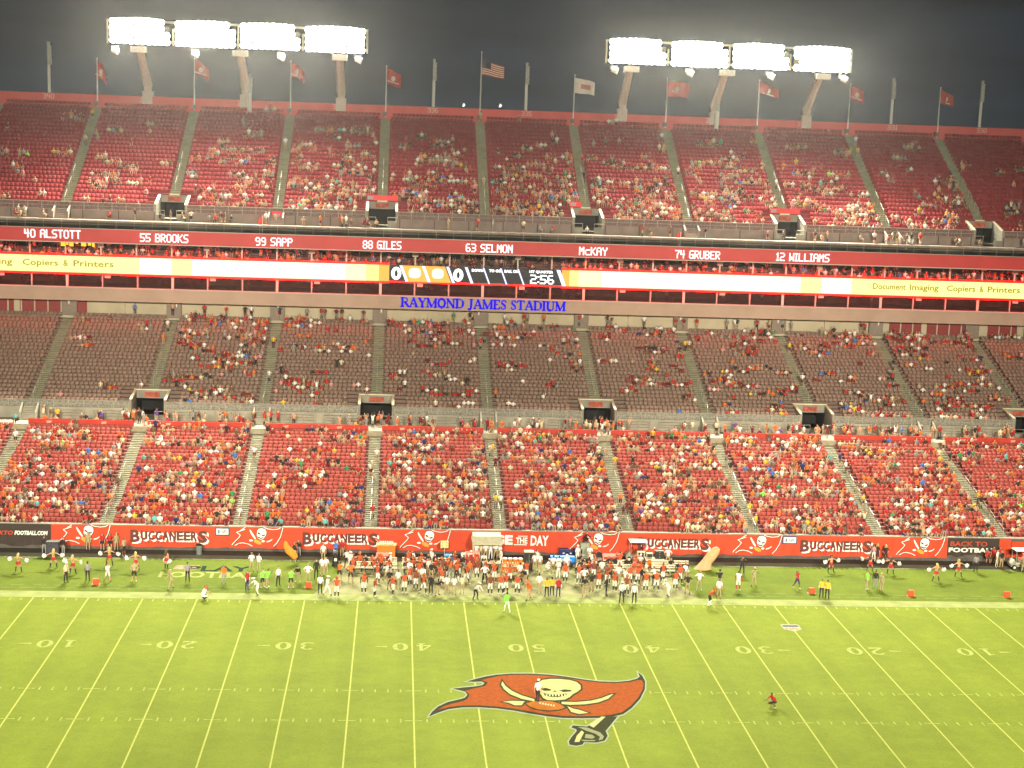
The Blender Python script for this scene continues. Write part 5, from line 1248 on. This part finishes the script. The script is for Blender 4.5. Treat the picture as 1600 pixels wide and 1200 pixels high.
# golf carts
def golf_cart(u, v, lab, rz=0):
    x, y = G(u, v); o = empty('golf_cart', (x, min(y, 14.3), 0), math.radians(rz), label=lab, cat='golf cart', group='golf carts by the field wall')
    MB().box(-.95, 1.0, -.5, .5, .28, .55).box(.0, .95, -.5, .5, .551, .85).face([(-.95,-.46,.552),(-.95,.46,.552),(-.62,.46,.98),(-.62,-.46,.98)]).face([(-.62,-.46,.98),(-.62,.46,.98),(-.45,.46,.552),(-.45,-.46,.552)]).face([(-.95,-.46,.552),(-.62,-.46,.98),(-.45,-.46,.552)]).face([(-.95,.46,.552),(-.62,.46,.98),(-.45,.46,.552)]).build('body', mat('cart_grey', (.30,.29,.22), .4), o)
    MB().box(.05, .8, -.48, .48, .852, .98).box(.72, .86, -.48, .48, .982, 1.45).build('seat', REDP, o)
    MB().box(-.6, 1.0, -.58, .58, 1.86, 1.95).build('canopy', mat('canopy_white', (.78,.74,.60), .6), o)
    for px, py in ((-.5,-.52),(-.5,.52),(.92,-.52),(.92,.52)): MB().tube([(px,py,.5),(px,py,1.86)], .03, 6).build('canopy_post', STEEL, o)
    for px in (-.65, .68):
        for py in (-.55, .55):
            w0 = MB().tube([(px,py-.08,.24),(px,py+.08,.24)], .24, 12).build('wheel', TIRE, o); MB().tube([(px,py-.095,.24),(px,py+.095,.24)], .12, 10).build('rim', WHITE, w0)
    MB().tube([(-.45,.2,.95),(-.25,.2,1.15)], .02, 5).ball((-.24,.2,1.16), (.05,.16,.14), 8, 5).build('steering_wheel', BLACKP, o)
golf_cart(989, 870, 'white roofed golf cart before the third BUCCANEERS banner'); golf_cart(1591, 888, 'white roofed golf cart at the far right edge')
o = thing_at('steel_rack', 1001, 882, 'open steel rack with dark shelf right of golf cart', 'rack')
for sx in (-.3, .3):
    for sy in (0, .5): MB().box(sx-.03, sx+.03, sy-.03, sy+.03, 0, 1.2).build('post', CREAM, o)
MB().box(-.35, .35, -.05, .55, 1.201, 1.25).build('shelf', CREAM, o); MB().box(-.26, .26, .05, .45, .1, 1.1).build('dark_case', BLACKP, o)
o = thing_at('folding_table', 1023, 886, 'orange draped table right of the golf cart', 'table'); MB().box(-.85, .85, 0, .7, .05, .72).build('drape', ORANGE, o); MB().box(-.9, .9, -.04, .74, .722, .78).build('tabletop', CREAM, o)
tx, ty = o.location.x, o.location.y
o = empty('road_case', (tx+.45, ty+.38, .78), label='large black road case on the orange table', cat='case'); MB().box(-.42, .42, -.25, .25, 0, .75).build('case_body', BLACKP, o)
for dz in (.15, .4, .62): MB().box(-.06, .06, -.265, -.252, dz, dz+.04).build('latch', STEEL, o)
o = empty('monitor', (tx-.5, ty+.38, .78), label='small boxed monitor at left on the orange table', cat='monitor'); MB().box(-.3, .3, -.2, .2, .06, .5).build('screen_case', GREYP, o); MB().box(-.24, .24, -.215, -.202, .12, .44).build('screen', BLACKP, o); MB().box(-.1, .1, -.1, .1, 0, .06).build('foot', BLACKP, o)
# curled practice cloths
def curled_cloth(pts, wd, m, label):
    P = [(V(u, v, 11.5)) for u, v in pts]; xc, zc = P[0]
    o = empty('curled_cloth', (xc, 11.5, 0), label=label, cat='cloth', group='tall curled cloths')
    for sd in (0, 1):
        mb = MB(); n = len(P)
        for i in range(n-1):
            for j in range(6):
                def q(i, j):
                    a = math.pi*j/6; x, z = P[i]; d = Vector((P[min(i+1, n-1)][0]-P[max(i-1, 0)][0], P[min(i+1, n-1)][1]-P[max(i-1, 0)][1])).normalized()
                    r = wd[i]; return (x-xc-d.y*r*math.cos(a), -r*.7*math.sin(a)*(1 if sd == 0 else -.6), z+d.x*r*math.cos(a))
                mb.face([q(i, j), q(i+1, j), q(i+1, j+1), q(i, j+1)])
        mb.build('cloth_sheet', m[sd], o, smooth=True)
    MB().tube([(0,.1,0),(0,.1,max(.3, zc))], .04, 5).build('stand_pole', STEEL, o)
curled_cloth([(1098,894),(1101,886),(1105,877),(1112,868),(1119,860),(1123,856)], [1.0,.72,.5,.52,.42,.2], (mat('cloth_pale_orange', (.60,.36,.18), .8, .1), mat('cloth_buff', (.52,.44,.26), .8, .1)), 'tall curled buff and orange cloth beside the right bench end')
curled_cloth([(462,872),(458,866),(451,860),(447,853),(446,846)], [.25,.36,.36,.26,.14], (mat('cloth_bright_orange', (.70,.25,.03), .8, .08), mat('cloth_amber', (.68,.34,.05), .8, .08)), 'small curled bright orange cloth left of the benches')
o = thing_at('camera_pedestal', 524, 884, 'black wrapped camera pedestal behind the left bench', 'camera'); MB().tube([(0,0,0),(0,0,1.15)], [.34,.24], 9).build('pedestal', BLACKP, o); MB().box(-.22, .22, -.35, .3, 1.16, 1.5).build('camera_body', mat('camera_grey', (.08,.08,.08), .5), o); MB().tube([(0,-.36,1.33),(0,-.7,1.33)], [.1,.13], 8).build('lens', BLACKP, o); MB().box(-.1, .14, -.36, -.33, .55, .8).build('pedestal_patch', WHITE, o)
put_person(o.location.x, o.location.y+.6, 'vc', 'camera', 0, .5)
o = thing_at('waste_bin', 311, 866, 'grey waste bin under the leftmost BUCCANEERS banner', 'bin'); MB().tube([(0,0,0),(0,0,.9)], [.26,.32], 10).build('bin_body', mat('bin_grey', (.16,.18,.16), .6), o); MB().tube([(0,0,.902),(0,0,1.0)], [.34,.24], 10).build('lid', BLACKP, o)
o = thing_at('equipment_cart', 82, 868, 'dark covered equipment cart before the black banner', 'cart'); MB().box(-.55, .55, 0, .7, .2, 1.2).build('cover', mat('cover_dark', (.05,.05,.06), .7, .3), o); MB().box(-.6, .6, -.05, .75, 1.202, 1.3).build('cart_top', BLACKP, o)
for sx in (-.42, .42): MB().tube([(sx-.04,.1,.1),(sx+.04,.1,.1)], .1, 8).build('wheel', TIRE, o)
for t, u, v in (('football', 749, 931),):
    x, y = G(u, v); b = MB().ball((0,0,0), (.17,.10,.10), 9, 7).build('football', SKB, None, True, (x, y-.1, .75)); setp(b, 'brown football held by the bending referee at midfield', 'football')

# ------------------------------------------------------------------ the crowd
CPAL = list(SHIRTS); CM = [cloth(n) for n in CPAL]; CM += SKINM; NSK = len(CPAL); CM += HAIRM; NHR = NSK+4
CM += [mat('cap_red', (.5,.05,.04), .7)]  # plain red entry at the end of the crowd palette
def crowd_template(pose):
    m = MB(); st_ = pose in ('stand', 'standup'); b = 0 if not st_ else .40; hz = .42+b
    ln = {'sit': .04, 'lean': .20, 'up': 0, 'stand': 0, 'standup': 0}[pose]
    Y0 = .12 if not st_ else .0
    sh = (0, Y0-ln, hz+.46)
    m.tube([(0,Y0,hz),(0,Y0-ln*.4,hz+.22),(0,Y0-ln*.85,hz+.42),(0,Y0-ln,hz+.54)], [.155,.15,.185,.07], 6, 0)
    m.ball((0,Y0-ln-.02,hz+.66), (.088,.10,.115), 6, 4, 1)
    m.ball((0,Y0-ln+.012,hz+.70), (.094,.10,.09), 6, 4, 2)
    for s in (-1, 1):
        if pose in ('up', 'standup') and s == 1 or pose == 'standup':
            m.tube([(s*.19,sh[1],sh[2]),(s*.27,sh[1]-.06,sh[2]+.2)], .05, 4, 0); m.tube([(s*.27,sh[1]-.06,sh[2]+.2),(s*.2,sh[1]-.1,sh[2]+.48)], [.042,.035], 4, 1)
        elif st_:
            m.tube([(s*.2,sh[1],sh[2]),(s*.25,sh[1]+.03,sh[2]-.26)], .05, 4, 0); m.tube([(s*.25,sh[1]+.03,sh[2]-.26),(s*.22,sh[1]-.12,sh[2]-.48)], [.042,.035], 4, 1)
        else:
            m.tube([(s*.19,sh[1],sh[2]),(s*.25,sh[1]-.06,sh[2]-.24)], .052, 4, 0); m.tube([(s*.25,sh[1]-.06,sh[2]-.24),(s*.08,Y0-.34,hz+.14)], [.042,.036], 4, 1)
        if st_:
            m.tube([(s*.09,Y0,hz),(s*.1,Y0-.02,hz-.40)], [.09,.06], 4, 3); m.tube([(s*.1,Y0-.02,hz-.40),(s*.1,Y0,hz-.82)], [.055,.045], 4, 4)
        else:
            m.tube([(s*.09,Y0,hz+.07),(s*.13,Y0-.42,hz+.07)], [.09,.065], 4, 3); m.tube([(s*.13,Y0-.42,hz+.07),(s*.13,Y0-.40,hz-.38)], [.056,.045], 4, 4)
    tri = []; tm = []
    for f, k in zip(m.f, m.m):
        for i in range(1, len(f)-1): tri.append((f[0], f[i], f[i+1])); tm.append(k)
    return np.array(m.v, np.float32), np.array(tri, np.int32), np.array(tm, np.int32)
TPL = {p: crowd_template(p) for p in ('sit', 'lean', 'up', 'stand', 'standup')}
WEI = {'low': {'red':17,'dark red':8,'white':12,'orange':12,'grey':6,'black':8,'brown':9,'navy':1.5,'tan':13,'yellow':2.2,'blue':.8,'green':.6,'teal':.6,'pink':3,'cream':8,'maroon':3,'purple':.5,'peach':12,'lime':.3},
       'club': {'red':24,'dark red':12,'white':17,'orange':8,'grey':5,'black':9,'brown':6,'navy':1,'tan':5,'yellow':1,'blue':.7,'green':.6,'pink':4,'cream':4,'maroon':5,'peach':4},
       'up': {'red':12,'dark red':11,'white':9,'orange':7,'grey':9,'black':6,'brown':11,'navy':1,'tan':13,'yellow':1.8,'blue':.5,'green':.6,'teal':.8,'pink':5,'cream':6,'maroon':5,'peach':13,'lime':.3}}
def pick(key):
    d = WEI[key]; return R.choices(list(d), list(d.values()))[0]
# how full each block is, block by block from the left aisle of the scene
DENS = {'low': [0,0,.3,.5,.50,.42,.68,.60,.62,.62,.50,.50,.50,.45,.3], 'club': [0,0,.02,.05,.34,.20,.26,.18,.20,.26,.27,.36,.06,.04,.02], 'up': [0,.02,.14,.13,.24,.40,.36,.42,.42,.40,.30,.20,.10,.03,.01]}
ROWF = {'low': lambda f: 1.15-.35*f+.12*(f > .85), 'club': lambda f: .95+.2*math.cos(f*7)+.35*(f > .88), 'up': lambda f: max(.0, 1.62-1.75*f) if f < .86 else .05}
rc = random.Random(11)
def clump(x, i, ph): return .55+.45*(math.sin(x*.43+ph+i*.5)*math.sin(i*.83-x*.21+ph*2)+.6*math.sin(x*1.1+i*1.7+ph))
OCC = []
for key, ph in (('low', .7), ('club', 2.1), ('up', 4.4)):
    dk = {'low': LOW, 'club': CLB, 'up': UPR}[key]; run = 0; prev = None
    for (x, y, z, i, s) in SLOTS[key]:
        if prev != (i, s): run = 0; prev = (i, s)
        d = DENS[key][s]*ROWF[key](i/(dk.n-1))*max(.06, clump(x, i, ph))*{'low': 1.68, 'club': 1.8, 'up': 2.25}[key]
        d = min(.93, d); ml = 3.2
        if run > 0:
            run -= 1; take = True
        else:
            take = rc.random() < d/(ml*(1-d)+d)
            if take: run = int(rc.expovariate(1/(ml-.6)))
        if take: OCC.append((key, x, y, z, i, s))
front = sorted([o for o in OCC if o[0] == 'low' and o[4] <= 1 and -49.5 < o[1] < 53.5], key=lambda o: (o[4], abs(o[1]-2)))[:84]
FS = set((o[1], o[4]) for o in front)
VIS = [A0+PITCH*k for k in range(-3, 5)]
CAPW = ('white', 'red', 'black', 'orange')
cnt = {}
LABS = set()
for key, x, y, z, i, s in front:
    col = pick('low'); ps = R.choices(('sit', 'sitlean', 'situp', 'stand', 'wave'), (52, 30, 5, 11, 2))[0]; wm = R.random() < .35
    sk_ = R.choices((0, 1, 2, 3), (40, 30, 20, 12))[0]; shorts = R.random() < .6; cap = R.choice(CAPW) if R.random() < .3 else None
    ms = outfit(col, 'skin', R.choice(('khaki','grey','black','navy','tan')), 'skin' if shorts else 'navy', R.choice('wk'), None, sk_)
    bld = 'woman' if wm else 'man'; sit = ps.startswith('sit'); zz_ = z
    if sit: zz_ = z+.46-body(ps, bld)[1]['seat']
    n_ai = max([k for k, a in enumerate(VIS) if a < x], default=-1)
    if n_ai < 0: side = '%s seat left of first aisle' % ORD[int((VIS[0]-.62-x)/.52)]
    else: side = '%s seat right of %s aisle' % (ORD[max(0, int(round((x-VIS[n_ai]-.62)/.52-.4)))], ORD[n_ai])
    lab = '%s spectator in %s shirt%s, %s row, %s' % ('seated' if sit else 'standing', col if not cap else col.split()[-1], ' and %s cap' % cap if cap else '', ORD[i] if i else 'front', side)
    person(x, y-.02 if sit else y-.25, max(z, zz_), ps, bld, ms, R.uniform(-25, 25), (['cap:'+cap] if cap else [])+(['hair'] if wm and not cap else []), R.uniform(.92, 1.02) if not sit else 1.0, label=lab, cat='person', group='spectators in the front rows')
VV, TT, MM = [], [], []; base = 0
def add_crowd(x, y, z, key, pose, rz=None, col=None):
    global base
    v, t, k = TPL[pose]; a = R.uniform(-.5, .5) if rz is None else rz; c_, s_ = math.cos(a), math.sin(a); sc = R.uniform(.86, 1.02)
    if key == 'up': sc *= .98
    p = v.copy(); px = p[:, 0]*c_-p[:, 1]*s_; py = p[:, 0]*s_+p[:, 1]*c_
    q = np.stack([px*sc+x, py*sc+y, p[:, 2]*sc+z], 1)
    col = col or pick(key); sk_ = NSK+R.choices((0, 1, 2, 3), (40, 32, 18, 12))[0]
    hr = NHR+R.choices(range(5), (30, 22, 14, 12, 20))[0] if R.random() < .72 else CPAL.index(R.choice(('white','red','black','tan','orange','dark red')))
    cmap = np.array([CPAL.index(col), sk_, hr, CPAL.index(R.choice(('khaki','grey','black','maroon','tan','brown'))), sk_ if R.random() < .65 else CPAL.index('black')])
    VV.append(q); TT.append(t+base); MM.append(cmap[k]); base += len(v)
for key, x, y, z, i, s in OCC:
    if key == 'low' and (x, i) in FS: continue
    add_crowd(x, y, z, key, R.choices(('sit','lean','up','stand','standup'), (50,26,6,15,3))[0])
# people on aisle stairs, cross aisle, suites and upper walkway
for a in AISLES:
    for dk, key, n in ((LOW, 'low', 3), (CLB, 'club', 1), (UPR, 'up', 1)):
        if abs(a) > 56: continue
        for q in range(R.randint(n-1, n+2)):
            i = R.randint(6, dk.n-1) if key != 'low' else R.randint(1, dk.n-1)
            add_crowd(a+R.uniform(-.35, .35), dk.y0+i*dk.t+.3, dk.z0+i*dk.r, key, 'stand', R.choice((0, math.pi, .6)), R.choice((None, None, 'yellow', 'white', 'black')))
    if abs(a) < 60: add_crowd(a+R.uniform(-.4, .4), 61.0, 17.55, 'club', 'stand', 0, 'white')
for q in range(170):
    x = R.uniform(-58, 64); 
    if q % 3: x = R.choice(AISLES[3:11])+R.gauss(0, 2.6)
    add_crowd(x, R.uniform(yt+.5, 40.3), zt-.02, 'low', R.choice(('stand','stand','stand','standup')), R.uniform(-3, 3))
for q in range(50): add_crowd(R.uniform(-56, 62), R.uniform(yt+.4, 38.2), zt-.02, 'low', 'sit', 0)
for q in range(60): add_crowd(R.uniform(-62, 70), R.uniform(55.8, 57.3), 29.0, 'up', R.choice(('stand','sit')), R.uniform(-3, 3))
for i in range(4):
    x = -62.0
    while x < 70:
        x += R.expovariate(1/1.15)+.5
        add_crowd(x, 59.9+i*.85, 23.9+i*.30, 'club', R.choice(('sit','sit','lean','stand')))
for q in range(60): add_crowd(R.uniform(-58, 66), R.uniform(60.8, 63), 20.64, 'club', R.choice(('stand','sit')), R.uniform(-.8, .8))
for q in range(40): add_crowd(R.uniform(-44, 50), 60.75+R.uniform(-.1, .1), 17.3, 'club', 'stand')
V_ = np.concatenate(VV); T_ = np.concatenate(TT); M_ = np.concatenate(MM)
me = bpy.data.meshes.new('crowd'); me.vertices.add(len(V_)); me.vertices.foreach_set('co', V_.astype(np.float32).ravel())
me.loops.add(T_.size); me.loops.foreach_set('vertex_index', T_.astype(np.int32).ravel()); me.polygons.add(len(T_)); me.polygons.foreach_set('loop_start', np.arange(0, T_.size, 3, dtype=np.int32))
for m_ in CM: me.materials.append(m_)
me.polygons.foreach_set('material_index', M_.astype(np.int32)); me.update(calc_edges=True)
link('crowd', me, label='thousands of seated spectators filling the three decks in patches', cat='crowd', kind='stuff')
# ------------------------------------------------------------------ humid night air
hz_ = MB().box(-125, 135, -132, 90, -1.0, 57).build('haze', [], None, kind='stuff')
hm = bpy.data.materials.new('night_air'); hm.use_nodes = True; hn = hm.node_tree.nodes; hn.remove(hn['Principled BSDF'])
pv = hn.new('ShaderNodeVolumePrincipled'); pv.inputs['Color'].default_value = (.95, .93, .88, 1); pv.inputs['Density'].default_value = HAZE; pv.inputs['Anisotropy'].default_value = .82
hm.node_tree.links.new(pv.outputs[0], hn['Material Output'].inputs['Volume']); hz_.data.materials.append(hm)
# unique labels
def settle(p):
    from collections import defaultdict
    g = defaultdict(list)
    for lab, x, o in p: g[lab].append((x, o))
    for lab, L2 in g.items():
        L2.sort(key=lambda t: t[0])
        for i, (x, o) in enumerate(L2):
            if len(L2) > 1 and len(lab.split()) > 13: lab = lab.replace('black trousers', 'trousers').replace('white shirt and ', '').replace('vest with yellow straps', 'yellow-strapped vest')
            o['label'] = lab if len(L2) == 1 else lab+', %s from left' % ORD[i]
settle(pend)
print('people', len(ALL_PEOPLE), 'crowd', len(VV), 'tris', len(T_), 'seats', sum(len(v) for v in SLOTS.values()))
